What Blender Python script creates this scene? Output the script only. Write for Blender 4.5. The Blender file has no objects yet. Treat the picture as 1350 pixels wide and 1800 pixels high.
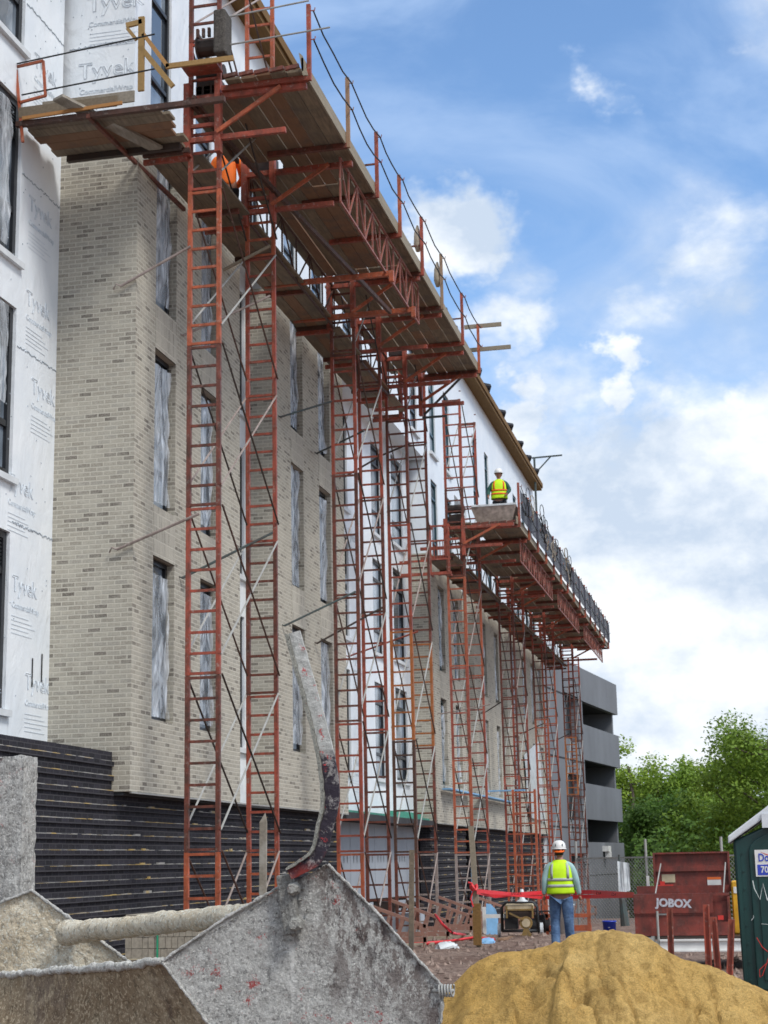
import bpy, bmesh, math, random
from mathutils import Vector, Matrix, noise
C = bpy.data.collections.new("site"); bpy.context.scene.collection.children.link(C)
S = bpy.context.scene
random.seed(7)
R = math.radians
# ------------------------------------------------------------------ camera
FPX = 2860.0
dY = Vector((660, -604, -FPX)).normalized()
dZ = Vector((-265, 13200, -FPX)); dZ = (dZ - dZ.dot(dY)*dY).normalized()
dX = dY.cross(dZ)
ROT = Matrix((dX, dY, dZ))                       # world = ROT @ camera
CAM = Vector((0, 0, 1.5))
cd = bpy.data.cameras.new("camera"); cam = bpy.data.objects.new("camera", cd); C.objects.link(cam)
cam.matrix_world = Matrix.Translation(CAM) @ ROT.to_4x4()
cd.sensor_fit = 'HORIZONTAL'; cd.sensor_width = 36; cd.lens = FPX/1350*36
cd.clip_start = 0.1; cd.clip_end = 6000
cd.dof.use_dof = True; cd.dof.focus_distance = 7.0; cd.dof.aperture_fstop = 18
S.camera = cam
def ray(x, y): return ROT @ Vector((x-675, 900-y, -FPX))
def onX(x, y, v): r = ray(x, y); return CAM + r*((v-CAM.x)/r.x)
def onY(x, y, v): r = ray(x, y); return CAM + r*((v-CAM.y)/r.y)
def onZ(x, y, v): r = ray(x, y); return CAM + r*((v-CAM.z)/r.z)
# ------------------------------------------------------------------ world
SUN_EL, SUN_AZ = 52, 62        # elevation, azimuth measured from +Y towards +X (degrees); see sun lamp
W = bpy.data.worlds.new("World"); S.world = W; W.use_nodes = True
nt = W.node_tree; nt.nodes.clear()
def N(t, **k):
    n = nt.nodes.new(t)
    for a, b in k.items(): setattr(n, a, b)
    return n
L = lambda a, b: nt.links.new(a, b)
def mth(op, a, b=None, c=None, clamp=False):
    n = N('ShaderNodeMath', operation=op); n.use_clamp = clamp
    for i, v in enumerate((a, b, c)):
        if v is None: continue
        if isinstance(v, (int, float)): n.inputs[i].default_value = v
        else: L(v, n.inputs[i])
    return n.outputs[0]
sky = N('ShaderNodeTexSky', sky_type='NISHITA'); sky.sun_disc = False
sky.sun_elevation = R(SUN_EL); sky.sun_rotation = R(SUN_AZ); sky.air_density = 1.0; sky.dust_density = 0.6; sky.ozone_density = 1.5
tc = N('ShaderNodeTexCoord'); sep = N('ShaderNodeSeparateXYZ'); L(tc.outputs['Generated'], sep.inputs[0])
zc = mth('MAXIMUM', sep.outputs[2], 0.0)
# thin high cloud and cumulus, laid out by direction in the sky
def tex(sc, det, ro, scale3, loc=(0, 0, 0), dist=0, vec=None):
    mp = N('ShaderNodeMapping'); mp.inputs['Scale'].default_value = scale3; mp.inputs['Location'].default_value = loc; L(vec or tc.outputs['Generated'], mp.inputs['Vector'])
    q = N('ShaderNodeTexNoise'); q.inputs['Scale'].default_value = sc; q.inputs['Detail'].default_value = det; q.inputs['Roughness'].default_value = ro; q.inputs['Distortion'].default_value = dist
    L(mp.outputs[0], q.inputs['Vector']); return q
warp = tex(9, 6, .6, (1, 1, 1.3))
wsub = N('ShaderNodeVectorMath', operation='SUBTRACT'); L(warp.outputs[1], wsub.inputs[0]); wsub.inputs[1].default_value = (.5, .5, .5)
wsc = N('ShaderNodeVectorMath', operation='SCALE'); L(wsub.outputs[0], wsc.inputs[0]); wsc.inputs[3].default_value = .13
wad = N('ShaderNodeVectorMath', operation='ADD'); L(tc.outputs['Generated'], wad.inputs[0]); L(wsc.outputs[0], wad.inputs[1])
n1 = tex(8.5, 10, .56, (1, 1, 1.7), (3.1, 1.2, 0), .15)
n2 = tex(4.2, 9, .55, (1.5, 1.5, 2.6), (5, 2.2, 1), .9)
n3 = tex(10, 9, .6, (1, 1, 1.5), (7, 1, 3), .1)
def blob(px, py, r, k=1.0):
    d = ray(px, py).normalized()
    vd = N('ShaderNodeVectorMath', operation='DISTANCE'); L(wad.outputs[0], vd.inputs[0]); vd.inputs[1].default_value = d
    return mth('MULTIPLY', mth('SUBTRACT', 1.0, mth('DIVIDE', vd.outputs['Value'], r), clamp=True), k)
bs = [blob(1330, 1080, .24, 1.5), blob(1080, 1010, .19, 1.35), blob(1200, 840, .10, 1.3), blob(825, 430, .058, 1.35), blob(1065, 665, .030, 1.1), blob(890, 745, .040, 1.2), blob(1090, 590, .09, .62), blob(1280, 520, .11, .66), blob(1300, 70, .06, .55), blob(1080, 175, .03, .7), blob(940, 520, .09, .5), blob(1310, 670, .05, .8), blob(930, 600, .05, .75)]
acc = bs[0]
for b in bs[1:]: acc = mth('MAXIMUM', acc, b)
cum = mth('ADD', mth('MULTIPLY', mth('SUBTRACT', n1.outputs[0], .5), .9), mth('MULTIPLY', acc, .75))
mr = N('ShaderNodeMapRange', interpolation_type='SMOOTHSTEP'); L(cum, mr.inputs[0]); mr.inputs[1].default_value = .14; mr.inputs[2].default_value = .54
wis = N('ShaderNodeMapRange', interpolation_type='SMOOTHSTEP'); L(n2.outputs[0], wis.inputs[0]); wis.inputs[1].default_value = .36; wis.inputs[2].default_value = .70; wis.inputs[4].default_value = .70
hz = N('ShaderNodeMapRange'); L(sep.outputs[2], hz.inputs[0]); hz.inputs[1].default_value = .36; hz.inputs[2].default_value = 0.02; hz.inputs[3].default_value = 0; hz.inputs[4].default_value = .85
vdc = N('ShaderNodeVectorMath', operation='DISTANCE'); L(tc.outputs['Generated'], vdc.inputs[0]); vdc.inputs[1].default_value = ray(900, 1000).normalized()
far = N('ShaderNodeMapRange', interpolation_type='SMOOTHSTEP'); L(mth('ADD', vdc.outputs['Value'], mth('MULTIPLY', n1.outputs[0], .5)), far.inputs[0]); far.inputs[1].default_value = .62; far.inputs[2].default_value = 1.1; far.inputs[4].default_value = .88  # unseen cloud cover added away from the view for neutral ambient light
mx0 = mth('MAXIMUM', mr.outputs[0], far.outputs[0])
al = mth('MAXIMUM', mx0, mth('ADD', wis.outputs[0], hz.outputs[0]), clamp=True)
ramp = N('ShaderNodeValToRGB'); L(n3.outputs[0], ramp.inputs[0])
ramp.color_ramp.elements[0].position = .38; ramp.color_ramp.elements[0].color = (.55, .65, .79, 1)
ramp.color_ramp.elements[1].position = .58; ramp.color_ramp.elements[1].color = (.92, .96, 1.0, 1)
cc = N('ShaderNodeMix', data_type='RGBA'); L(mx0, cc.inputs[0]); cc.inputs[6].default_value = (.40, .56, .84, 1); L(ramp.outputs[0], cc.inputs[7])
bg1 = N('ShaderNodeBackground'); tint = N('ShaderNodeMix', data_type='RGBA', blend_type='MULTIPLY'); tint.inputs[0].default_value = 1; tint.inputs[7].default_value = (.80, .94, 1.04, 1)
L(sky.outputs[0], tint.inputs[6]); L(tint.outputs[2], bg1.inputs[0]); bg1.inputs[1].default_value = .14
bg2 = N('ShaderNodeBackground'); L(cc.outputs[2], bg2.inputs[0]); bg2.inputs[1].default_value = .74
ms = N('ShaderNodeMixShader'); L(al, ms.inputs[0]); L(bg1.outputs[0], ms.inputs[1]); L(bg2.outputs[0], ms.inputs[2])
wo = N('ShaderNodeOutputWorld'); L(ms.outputs[0], wo.inputs[0])
# ------------------------------------------------------------------ sun (thin cloud: broad, soft)
sl = bpy.data.lights.new("sun", 'SUN'); sl.energy = 1.7; sl.angle = R(16); sl.color = (1, .965, .91)
so = bpy.data.objects.new("sun", sl); C.objects.link(so)
sd = Vector((math.sin(R(SUN_AZ))*math.cos(R(SUN_EL)), math.cos(R(SUN_AZ))*math.cos(R(SUN_EL)), math.sin(R(SUN_EL))))
SUNV = Vector((.70*.75, -.36, .78)).normalized()
so.rotation_euler = SUNV.to_track_quat('Z', 'Y').to_euler(); so.location = (30, -20, 60)
sky.sun_elevation = math.asin(SUNV.z); sky.sun_rotation = math.atan2(SUNV.x, SUNV.y)
S.view_settings.view_transform = 'Standard'; S.view_settings.look = 'None'; S.view_settings.exposure = 0.62; S.view_settings.gamma = 1
S.view_settings.use_curve_mapping = False
# ================================================================== helpers
def tag(o, label=None, cat=None, group=None, kind=None):
    if label: o['label'] = label
    if cat: o['category'] = cat
    if group: o['group'] = group
    if kind: o['kind'] = kind
    return o
def empty(name, loc=(0, 0, 0), rz=0, label=None, cat=None, group=None, kind=None):
    o = bpy.data.objects.new(name, None); C.objects.link(o); o.location = loc; o.rotation_euler = (0, 0, rz); o.empty_display_size = .2
    return tag(o, label, cat, group, kind)
def link(name, me, m, parent=None, loc=None):
    o = bpy.data.objects.new(name, me); C.objects.link(o)
    if m is not None:
        me.materials.clear()
        for k in (m if isinstance(m, (list, tuple)) else [m]): me.materials.append(k)
    if parent:
        o.parent = parent
        if loc is None:                          # mesh written in world coordinates
            o.matrix_parent_inverse = Matrix.LocRotScale(parent.location, parent.rotation_euler, parent.scale).inverted() if parent.parent is None else (parent.matrix_parent_inverse.inverted() @ Matrix()).inverted() if False else _winv(parent)
    if loc is not None: o.location = loc
    return o
def _wm(o):
    m = Matrix.LocRotScale(o.location, o.rotation_euler, o.scale)
    if o.parent: m = _wm(o.parent) @ o.matrix_parent_inverse @ m
    return m
def _winv(o): return _wm(o).inverted()
class MB:
    def __init__(s): s.v = []; s.f = []; s.mi = []; s.cur = 0
    def add(s, vs, fs):
        n = len(s.v); s.v += [tuple(p) for p in vs]
        for f in fs: s.f.append([i+n for i in f]); s.mi.append(s.cur)
    def box(s, a, b):
        x0, y0, z0 = a; x1, y1, z1 = b
        s.add([(x0,y0,z0),(x1,y0,z0),(x1,y1,z0),(x0,y1,z0),(x0,y0,z1),(x1,y0,z1),(x1,y1,z1),(x0,y1,z1)],
              [(0,3,2,1),(4,5,6,7),(0,1,5,4),(1,2,6,5),(2,3,7,6),(3,0,4,7)])
    def beam(s, p, q, w, h, up=(0, 0, 1), roll=0):
        p = Vector(p); q = Vector(q); d = (q-p).normalized(); up = Vector(up)
        if abs(d.dot(up)) > .98: up = Vector((1, 0, 0))
        a = d.cross(up).normalized(); b = a.cross(d).normalized()
        if roll: r = Matrix.Rotation(roll, 3, d); a = r @ a; b = r @ b
        vs = []
        for c in (p, q):
            for i, j in ((-1,-1),(1,-1),(1,1),(-1,1)): vs.append(c + a*i*w/2 + b*j*h/2)
        s.add(vs, [(0,1,2,3),(7,6,5,4),(0,4,5,1),(1,5,6,2),(2,6,7,3),(3,7,4,0)])
    def tube(s, pts, r, n=8, cap=True):
        pts = [Vector(p) for p in pts]; rs = r if isinstance(r, (list, tuple)) else [r]*len(pts)
        vs = []; prev = None
        for i, p in enumerate(pts):
            d = (pts[min(i+1, len(pts)-1)] - pts[max(i-1, 0)]).normalized()
            if prev is None:
                a = d.orthogonal().normalized()
            else:
                a = (prev - d*prev.dot(d)).normalized()
            prev = a; b = d.cross(a)
            for k in range(n):
                t = 2*math.pi*k/n; vs.append(p + (a*math.cos(t)+b*math.sin(t))*rs[i])
        fs = []
        for i in range(len(pts)-1):
            for k in range(n):
                k2 = (k+1) % n; fs.append((i*n+k, i*n+k2, (i+1)*n+k2, (i+1)*n+k))
        if cap: fs.append(tuple(range(n-1, -1, -1))); fs.append(tuple((len(pts)-1)*n+k for k in range(n)))
        s.add(vs, fs)
    def prism(s, poly, off):
        n = len(poly); off = Vector(off); p = [Vector(q) for q in poly]
        s.add(p + [q+off for q in p], [tuple(range(n-1, -1, -1)), tuple(range(n, 2*n))] + [(i, (i+1) % n, n+(i+1) % n, n+i) for i in range(n)])
    def quad(s, a, b, c, d): s.add([a, b, c, d], [(0, 1, 2, 3)])
    def lathe(s, prof, c=(0,0,0), n=20, sx=1, sy=1, capb=True, capt=True):
        c = Vector(c); vs = []
        for r, z in prof:
            for k in range(n):
                t = 2*math.pi*k/n; vs.append(c + Vector((r*math.cos(t)*sx, r*math.sin(t)*sy, z)))
        fs = []
        for i in range(len(prof)-1):
            for k in range(n): fs.append((i*n+k, i*n+(k+1) % n, (i+1)*n+(k+1) % n, (i+1)*n+k))
        if capb: fs.append(tuple(range(n-1, -1, -1)))
        if capt: fs.append(tuple((len(prof)-1)*n+k for k in range(n)))
        s.add(vs, fs)
    def xf(s, M, start=0):
        for i in range(start, len(s.v)): s.v[i] = tuple(M @ Vector(s.v[i]))
    def mesh(s, name, smooth=False, fix=True):
        me = bpy.data.meshes.new(name); me.from_pydata(s.v, [], s.f)
        for p, m in zip(me.polygons, s.mi): p.material_index = m; p.use_smooth = smooth
        if fix:
            bm = bmesh.new(); bm.from_mesh(me); bmesh.ops.recalc_face_normals(bm, faces=bm.faces); bm.to_mesh(me); bm.free()
        me.update(); return me
    def build(s, name, m, parent=None, smooth=False, fix=True, loc=None):
        return link(name, s.mesh(name, smooth, fix), m, parent, loc)
def copy_tree(o, parent=None):
    c = o.copy(); C.objects.link(c); c.parent = parent
    if parent: c.matrix_parent_inverse = o.matrix_parent_inverse.copy()
    for ch in [k for k in bpy.data.objects if k.parent == o]: copy_tree(ch, c)
    return c
def nz(p, s=1.0, o=4): return noise.fractal(Vector(p)*s, 1.0, 2.0, o)
def text(name, body, size, M, m, parent, outline=0, ext=.002, sx=1, shear=0, bold=0):
    cu = bpy.data.curves.new(name, 'FONT'); cu.body = body; cu.size = size; cu.resolution_u = 3
    cu.extrude = ext; cu.shear = shear; cu.align_x = 'CENTER'; cu.align_y = 'CENTER'; cu.offset = bold
    if outline: cu.fill_mode = 'NONE'; cu.bevel_depth = outline; cu.bevel_resolution = 0; cu.extrude = 0
    t = bpy.data.objects.new('tmp', cu); C.objects.link(t)
    dg = bpy.context.evaluated_depsgraph_get(); me = bpy.data.meshes.new_from_object(t.evaluated_get(dg))
    bpy.data.objects.remove(t); me.transform(M @ Matrix.Diagonal((sx, 1, 1, 1)))
    return link(name, me, m, parent)
def frame(o, x, y):  # matrix: origin o, local x axis, local y axis
    x = Vector(x).normalized(); y = Vector(y); y = (y - x*y.dot(x)).normalized(); z = x.cross(y)
    return Matrix.Translation(o) @ Matrix((x, y, z)).transposed().to_4x4()
# ------------------------------------------------------------------ materials
MATS = {}
class MT:
    def __init__(s, name):
        s.m = bpy.data.materials.new(name); s.m.use_nodes = True; s.t = s.m.node_tree; s.b = s.t.nodes['Principled BSDF']; MATS[name] = s.m
    def n(s, t, **k):
        q = s.t.nodes.new(t)
        for a, b in k.items(): setattr(q, a, b)
        return q
    def l(s, a, b): s.t.links.new(a, b)
    def math(s, op, a, b=None, clamp=False):
        n = s.n('ShaderNodeMath', operation=op); n.use_clamp = clamp
        for i, v in enumerate((a, b)):
            if v is None: continue
            if isinstance(v, (int, float)): n.inputs[i].default_value = v
            else: s.l(v, n.inputs[i])
        return n.outputs[0]
    def pos(s):
        if not hasattr(s, '_p'): s._p = s.n('ShaderNodeNewGeometry')
        return s._p.outputs['Position']
    def noise(s, scale, detail=5, rough=.55, vec=None, sc3=None, dist=0):
        q = s.n('ShaderNodeTexNoise'); q.inputs['Scale'].default_value = scale; q.inputs['Detail'].default_value = detail
        q.inputs['Roughness'].default_value = rough; q.inputs['Distortion'].default_value = dist
        v = vec or s.pos()
        if sc3:
            mp = s.n('ShaderNodeMapping'); mp.inputs['Scale'].default_value = sc3; s.l(v, mp.inputs['Vector']); v = mp.outputs[0]
        s.l(v, q.inputs['Vector']); return q.outputs[0]
    def ramp(s, fac, stops, interp='LINEAR'):
        q = s.n('ShaderNodeValToRGB'); s.l(fac, q.inputs[0]); cr = q.color_ramp; cr.interpolation = interp
        while len(cr.elements) < len(stops): cr.elements.new(.5)
        for e, (p, c) in zip(cr.elements, stops):
            e.position = p; e.color = (c, c, c, 1) if isinstance(c, (int, float)) else (*c, 1)
        return q.outputs[0]
    def mix(s, f, a, b, mode='MIX'):
        q = s.n('ShaderNodeMix', data_type='RGBA', blend_type=mode)
        for i, v in ((0, f), (6, a), (7, b)):
            if isinstance(v, (int, float)): q.inputs[i].default_value = v
            elif isinstance(v, tuple): q.inputs[i].default_value = (*v, 1)
            else: s.l(v, q.inputs[i])
        return q.outputs[2]
    def bump(s, h, st=.3, d=.01, prev=None):
        q = s.n('ShaderNodeBump'); q.inputs['Strength'].default_value = st; q.inputs['Distance'].default_value = d; s.l(h, q.inputs['Height'])
        if prev is not None: s.l(prev, q.inputs['Normal'])
        s.l(q.outputs[0], s.b.inputs['Normal']); return q.outputs[0]
    def col(s, c):
        if isinstance(c, tuple): s.b.inputs['Base Color'].default_value = (*c, 1)
        else: s.l(c, s.b.inputs['Base Color'])
    def set(s, rough=.7, metal=0, spec=None):
        s.b.inputs['Roughness'].default_value = rough; s.b.inputs['Metallic'].default_value = metal
        if spec is not None: s.b.inputs['Specular IOR Level'].default_value = spec
        return s.m
def simple(name, c, rough=.7, metal=0, var=.25, scale=6, bump=.15, spec=None):
    t = MT(name); f = t.noise(scale, 6)
    t.col(t.mix(t.ramp(f, [(.3, 0.), (.7, 1.)]), tuple(k*(1-var) for k in c), tuple(min(1, k*(1+var)) for k in c)))
    if bump: t.bump(t.noise(scale*8, 4), bump, .01)
    return t.set(rough, metal, spec)
def brick_mat(name, bricks, mortar, rot=False, msize=.010, w=.2032, h=.0677, off=.5, smear=.55, bumpd=.006, mort_stain=None):
    t = MT(name); g = t.n('ShaderNodeNewGeometry'); t._p = g
    sp = t.n('ShaderNodeSeparateXYZ'); t.l(g.outputs['Position'], sp.inputs[0])
    sn = t.n('ShaderNodeSeparateXYZ'); t.l(g.outputs['True Normal'], sn.inputs[0])
    fx = t.math('GREATER_THAN', t.math('ABSOLUTE', sn.outputs[0]), .5)
    ax = t.math('ADD', t.math('MULTIPLY', fx, sp.outputs[1]), t.math('MULTIPLY', t.math('SUBTRACT', 1.0, fx), sp.outputs[0]))
    wob = t.math('MULTIPLY', t.math('SUBTRACT', t.noise(9, 3), .5), .006)
    cb = t.n('ShaderNodeCombineXYZ')
    if rot: t.l(sp.outputs[2], cb.inputs[0]); t.l(ax, cb.inputs[1])
    else: t.l(t.math('ADD', ax, .03), cb.inputs[0]); t.l(t.math('ADD', sp.outputs[2], wob), cb.inputs[1])
    def bt(c1, c2, mc):
        b = t.n('ShaderNodeTexBrick'); b.offset = off; b.inputs['Scale'].default_value = 1; b.inputs['Brick Width'].default_value = w; b.inputs['Row Height'].default_value = h
        b.inputs['Mortar Size'].default_value = msize; b.inputs['Mortar Smooth'].default_value = .25; b.inputs['Bias'].default_value = 0
        b.inputs['Color1'].default_value = (*c1, 1); b.inputs['Color2'].default_value = (*c2, 1); b.inputs['Mortar'].default_value = (*mc, 1)
        t.l(cb.outputs[0], b.inputs['Vector']); return b
    b = bt((0, 0, 0), (1, 1, 1), (.5, .5, .5))
    rr = t.ramp(b.outputs[0], bricks, 'LINEAR')
    grain = t.noise(60, 4); rr = t.mix(t.math('MULTIPLY', t.ramp(grain, [(.35, 0.), (.75, 1.)]), .35), rr, tuple(min(1, k*1.35) for k in mortar))
    big = t.noise(.7, 4, .6)
    sm = t.math('MULTIPLY', t.ramp(t.noise(3.2, 6, .7), [(.48, 0.), (.72, 1.)]), smear)
    rr = t.mix(sm, rr, mortar)
    mc = mortar
    if mort_stain:
        mc = t.mix(t.ramp(t.noise(2.3, 5, .7, sc3=(1, 1, 3)), [(.47, 0.), (.62, 1.)]), mortar, mort_stain)
    c = t.mix(b.outputs[1], rr, mc)
    c = t.mix(t.ramp(big, [(.35, 0.), (.7, .22)]), c, tuple(k*.62 for k in mortar))
    t.col(c)
    hgt = t.math('ADD', t.math('MULTIPLY', t.math('SUBTRACT', 1.0, b.outputs[1]), 1.0), t.math('MULTIPLY', grain, .5))
    t.bump(hgt, .7, bumpd)
    return t.set(.88, 0, .25)
GB = [(0, (.10, .085, .07)), (.10, (.155, .135, .115)), (.16, (.275, .25, .205)), (.45, (.345, .315, .26)), (.75, (.40, .37, .305)), (1, (.31, .29, .25))]
brick_mat('grey_brick', GB, (.56, .53, .45))
brick_mat('soldier_brick', [(0, (.20, .18, .15)), (.3, (.34, .31, .26)), (1, (.40, .37, .31))], (.58, .55, .47), rot=True, off=0, w=.2032, h=.0677)
brick_mat('black_brick', [(0, (.007, .007, .010)), (.5, (.013, .012, .018)), (1, (.026, .024, .034))], (.062, .06, .066), msize=.008, smear=.05, bumpd=.004)
def wrap_mat():
    t = MT('house_wrap'); g = t.pos()
    a = t.noise(1.3, 5); b = t.noise(18, 5, .6, sc3=(1, 1, .35))
    c = t.mix(t.ramp(a, [(.3, 0.), (.7, 1.)]), (.76, .815, .865), (.87, .905, .93))
    spots = t.ramp(t.noise(2.2, 6, .75), [(.60, 0.), (.74, .5)])
    c = t.mix(spots, c, (.48, .50, .50))
    t.col(c); n = t.bump(t.noise(2.6, 5, .55, sc3=(1, 1, .5), dist=1.2), .42, .06); t.bump(b, .2, .006, n)
    return t.set(.38, 0, .5)
wrap_mat()
simple('wrap_seam', (.40, .45, .50), .6, var=.4, scale=30)
simple('wrap_print', (.67, .73, .785), .6, var=.1)
simple('wrap_print_pink', (.70, .52, .56), .6, var=.1)
simple('black_frame', (.012, .013, .016), .35, var=.2)
simple('white_trim', (.66, .69, .71), .5, var=.1)
simple('teal_frame', (.02, .06, .075), .35, var=.2)
def glass():
    t = MT('window_glass'); t.col(t.mix(t.ramp(t.noise(.9, 3, sc3=(1, .5, .6)), [(.42, 0.), (.56, 1.)]), (.05, .065, .085), (.40, .48, .57)))  # pale patches in the base colour paint in reflected sky
    t.b.inputs['IOR'].default_value = 1.9; t.bump(t.noise(.9, 2), .03, .02); return t.set(.06, 0, .9)
glass()
def film():
    t = MT('plastic_film'); p = t.noise(2.4, 4, .5, sc3=(1, 1.5, .40), dist=2.6)
    f = t.ramp(p, [(.34, .16), (.48, .38), (.60, .58), (.70, .88)])
    t.col(t.mix(p, (.66, .73, .80), (.86, .90, .94))); t.b.inputs['Alpha'].default_value = .5; t.l(f, t.b.inputs['Alpha'])
    t.bump(t.noise(3.5, 5, .55, sc3=(1, 1.2, .4), dist=2.5), .8, .04); return t.set(.20, 0, .8)
film()
def wood(name, c, dark=.5, rough=.8, stain=None):
    t = MT(name); oi = t.n('ShaderNodeObjectInfo'); tcn = t.n('ShaderNodeTexCoord')
    g = t.noise(3, 6, .6, sc3=(9, 1, 9)); cl = t.noise(1.7, 5, .6)
    a = t.mix(t.ramp(g, [(.35, 0.), (.68, 1.)]), tuple(k*dark for k in c), c)
    a = t.mix(t.math('MULTIPLY', oi.outputs['Random'], .55), a, tuple(k*.45 for k in c))
    wn = t.n('ShaderNodeTexWhiteNoise', noise_dimensions='1D'); t.l(oi.outputs['Random'], wn.inputs['W'])
    a = t.mix(t.ramp(wn.outputs[0], [(.70, 0.), (.86, .6)]), a, (c[0]*.85, c[1]*.50, c[2]*.36))
    if stain: a = t.mix(t.ramp(cl, [(.5, 0.), (.72, .8)]), a, stain)
    t.col(a); t.bump(g, .3, .006); return t.set(rough, 0, .3)
wood('old_plank', (.30, .24, .17), .6, stain=(.11, .10, .09))
wood('mortar_plank', (.40, .35, .28), .6, stain=(.55, .53, .48))
wood('new_timber', (.50, .32, .13), .75)
wood('pale_timber', (.42, .36, .27), .7)
wood('eave_board', (.28, .16, .055), .65)
def steel(name, c, rust=.35, rc=(.09, .045, .03), mort=0, rough=.55):
    t = MT(name); oi = t.n('ShaderNodeObjectInfo')
    f = t.ramp(t.noise(6, 7, .75, sc3=(1, 1, .6)), [(.5-rust*.25, 0.), (.62, 1.)])
    a = t.mix(t.math('MULTIPLY', f, min(1, rust*1.6)), c, rc)
    a = t.mix(t.math('MULTIPLY', oi.outputs['Random'], .30), a, tuple(k*.5 for k in c))
    if mort: a = t.mix(t.math('MULTIPLY', t.ramp(t.noise(14, 6, .75), [(.56, 0.), (.66, 1.)]), mort), a, (.42, .38, .33))
    t.col(a); t.bump(t.noise(40, 4), .35, .004); return t.set(rough, 0, .4)
steel('orange_red_paint', (.52, .125, .055), .42, (.12, .05, .03), mort=.45)
steel('red_paint', (.43, .088, .052), .5, (.10, .045, .03), mort=.45)
steel('dark_red_paint', (.24, .065, .042), .6, (.06, .035, .025), mort=.3)
steel('brown_rust', (.115, .052, .035), .5, (.045, .03, .025), mort=.3)
steel('bright_orange_paint', (.52, .16, .04), .45, (.16, .07, .03), mort=.4)
steel('dark_steel', (.045, .035, .03), .5, (.06, .035, .025))
steel('mortar_grey_steel', (.40, .33, .30), .4, (.16, .11, .09), mort=.8)
steel('galvanised_steel', (.42, .42, .40), .25, (.2, .18, .15), rough=.45)
steel('green_grey_steel', (.07, .10, .10), .3)
simple('black_cable', (.012, .013, .014), .5, var=.2)
simple('black_mesh', (.014, .015, .02), .8, var=.3)
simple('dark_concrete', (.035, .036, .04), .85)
def pal(name, c, v=.12, sc=.5):
    t = MT(name); a = t.noise(sc, 6, .6, sc3=(1, 1, .5)); b = t.noise(sc*9, 5, .7)
    c2 = t.mix(t.ramp(a, [(.3, 0.), (.7, 1.)]), tuple(k*(1-v) for k in c), tuple(k*(1+v) for k in c))
    c2 = t.mix(t.ramp(b, [(.55, 0.), (.75, .3)]), c2, tuple(k*.6 for k in c))
    t.col(c2); t.bump(b, .1, .02); return t.set(.85, 0, .2)
pal('precast_concrete', (.185, .195, .215)); pal('garage_inside', (.055, .057, .06)); pal('grey_panel', (.36, .39, .43))  # garage_inside: interior shade put into a darker concrete colour
def crust(name, base, hi, rust=0, red=0, sc=1.0, tan=None, streaks=True):
    t = MT(name); p = t.pos()
    big = t.noise(4*sc, 6, .65); fine = t.noise(95*sc, 5, .65); mid = t.noise(24*sc, 6, .75)
    v = t.n('ShaderNodeTexVoronoi', feature='SMOOTH_F1'); v.inputs['Scale'].default_value = 70*sc
    wv = t.n('ShaderNodeMix', data_type='VECTOR'); wv.inputs[0].default_value = .06; t.l(p, wv.inputs[4])
    nn = t.n('ShaderNodeTexNoise'); nn.inputs['Scale'].default_value = 30; t.l(p, nn.inputs['Vector']); t.l(nn.outputs[1], wv.inputs[5]); t.l(wv.outputs[1], v.inputs['Vector'])
    c = t.mix(t.ramp(mid, [(.32, 0.), (.66, 1.)]), base, hi)
    if tan: c = t.mix(t.ramp(big, [(.38, 0.), (.62, 1.)]), c, tan)
    g1 = t.noise(120*sc, 4, .7); g2 = t.noise(62*sc, 5, .75, sc3=(1, 1, .8))
    c = t.mix(t.ramp(g2, [(.40, .6), (.47, 0.)]), c, tuple(k*.38 for k in base))
    c = t.mix(t.ramp(g1, [(.53, 0.), (.60, .75)]), c, tuple(min(1, k*1.25) for k in hi))
    st = t.noise(7*sc, 6, .7, sc3=(1, 1, .45)); zone = t.ramp(t.noise(2.6, 3, .5, sc3=(1, 1, .5)), [(.46, .05), (.58, 1.)])
    if rust:
        k1 = t.math('MULTIPLY', t.ramp(t.noise(19*sc, 7, .8, sc3=(1, 1, .5)), [(.47, 0.), (.53, 1.)]), t.math('MULTIPLY', zone, rust))
        c = t.mix(k1, c, (.13, .088, .078))
        k2 = t.math('MULTIPLY', t.ramp(t.noise(26, 7, .8, sc3=(1, 1, .35)), [(.55, 0.), (.59, 1.)]), t.math('MULTIPLY', zone, rust))
        c = t.mix(k2, c, (.05, .034, .036))
    if red: c = t.mix(t.math('MULTIPLY', t.ramp(t.noise(8.5, 7, .85), [(.60, 0.), (.64, 1.)]), red), c, (.48, .05, .045))
    if streaks:
        streak = t.ramp(t.noise(13, 5, .6, sc3=(1, 1, .06)), [(.64, 0.), (.68, .45)])
        c = t.mix(streak, c, tuple(min(1, k*1.35) for k in hi))
    t.col(c); n = t.bump(v.outputs[0], .4, .010); n = t.bump(mid, 1., .028, n); n = t.bump(g2, 1., .012, n); t.bump(fine, .8, .006, n)
    return t.set(.92, 0, .2)
crust('mortar_plate', (.44, .43, .405), (.70, .69, .655), rust=.75, red=.9)
crust('mortar_grey', (.28, .27, .25), (.54, .53, .49), rust=0, red=.35)
crust('mortar_cream', (.72, .62, .46), (.92, .86, .72), tan=(.76, .64, .46), sc=.8, streaks=False)
crust('mortar_white', (.60, .59, .55), (.80, .79, .75))
crust('mortar_brown', (.38, .29, .18), (.58, .48, .34), rust=.55, tan=(.27, .19, .115), sc=.7, streaks=False)
crust('tar_crust', (.05, .045, .04), (.17, .155, .14), streaks=False)
crust('lip_mortar', (.62, .60, .54), (.86, .84, .78), streaks=False)
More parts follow.
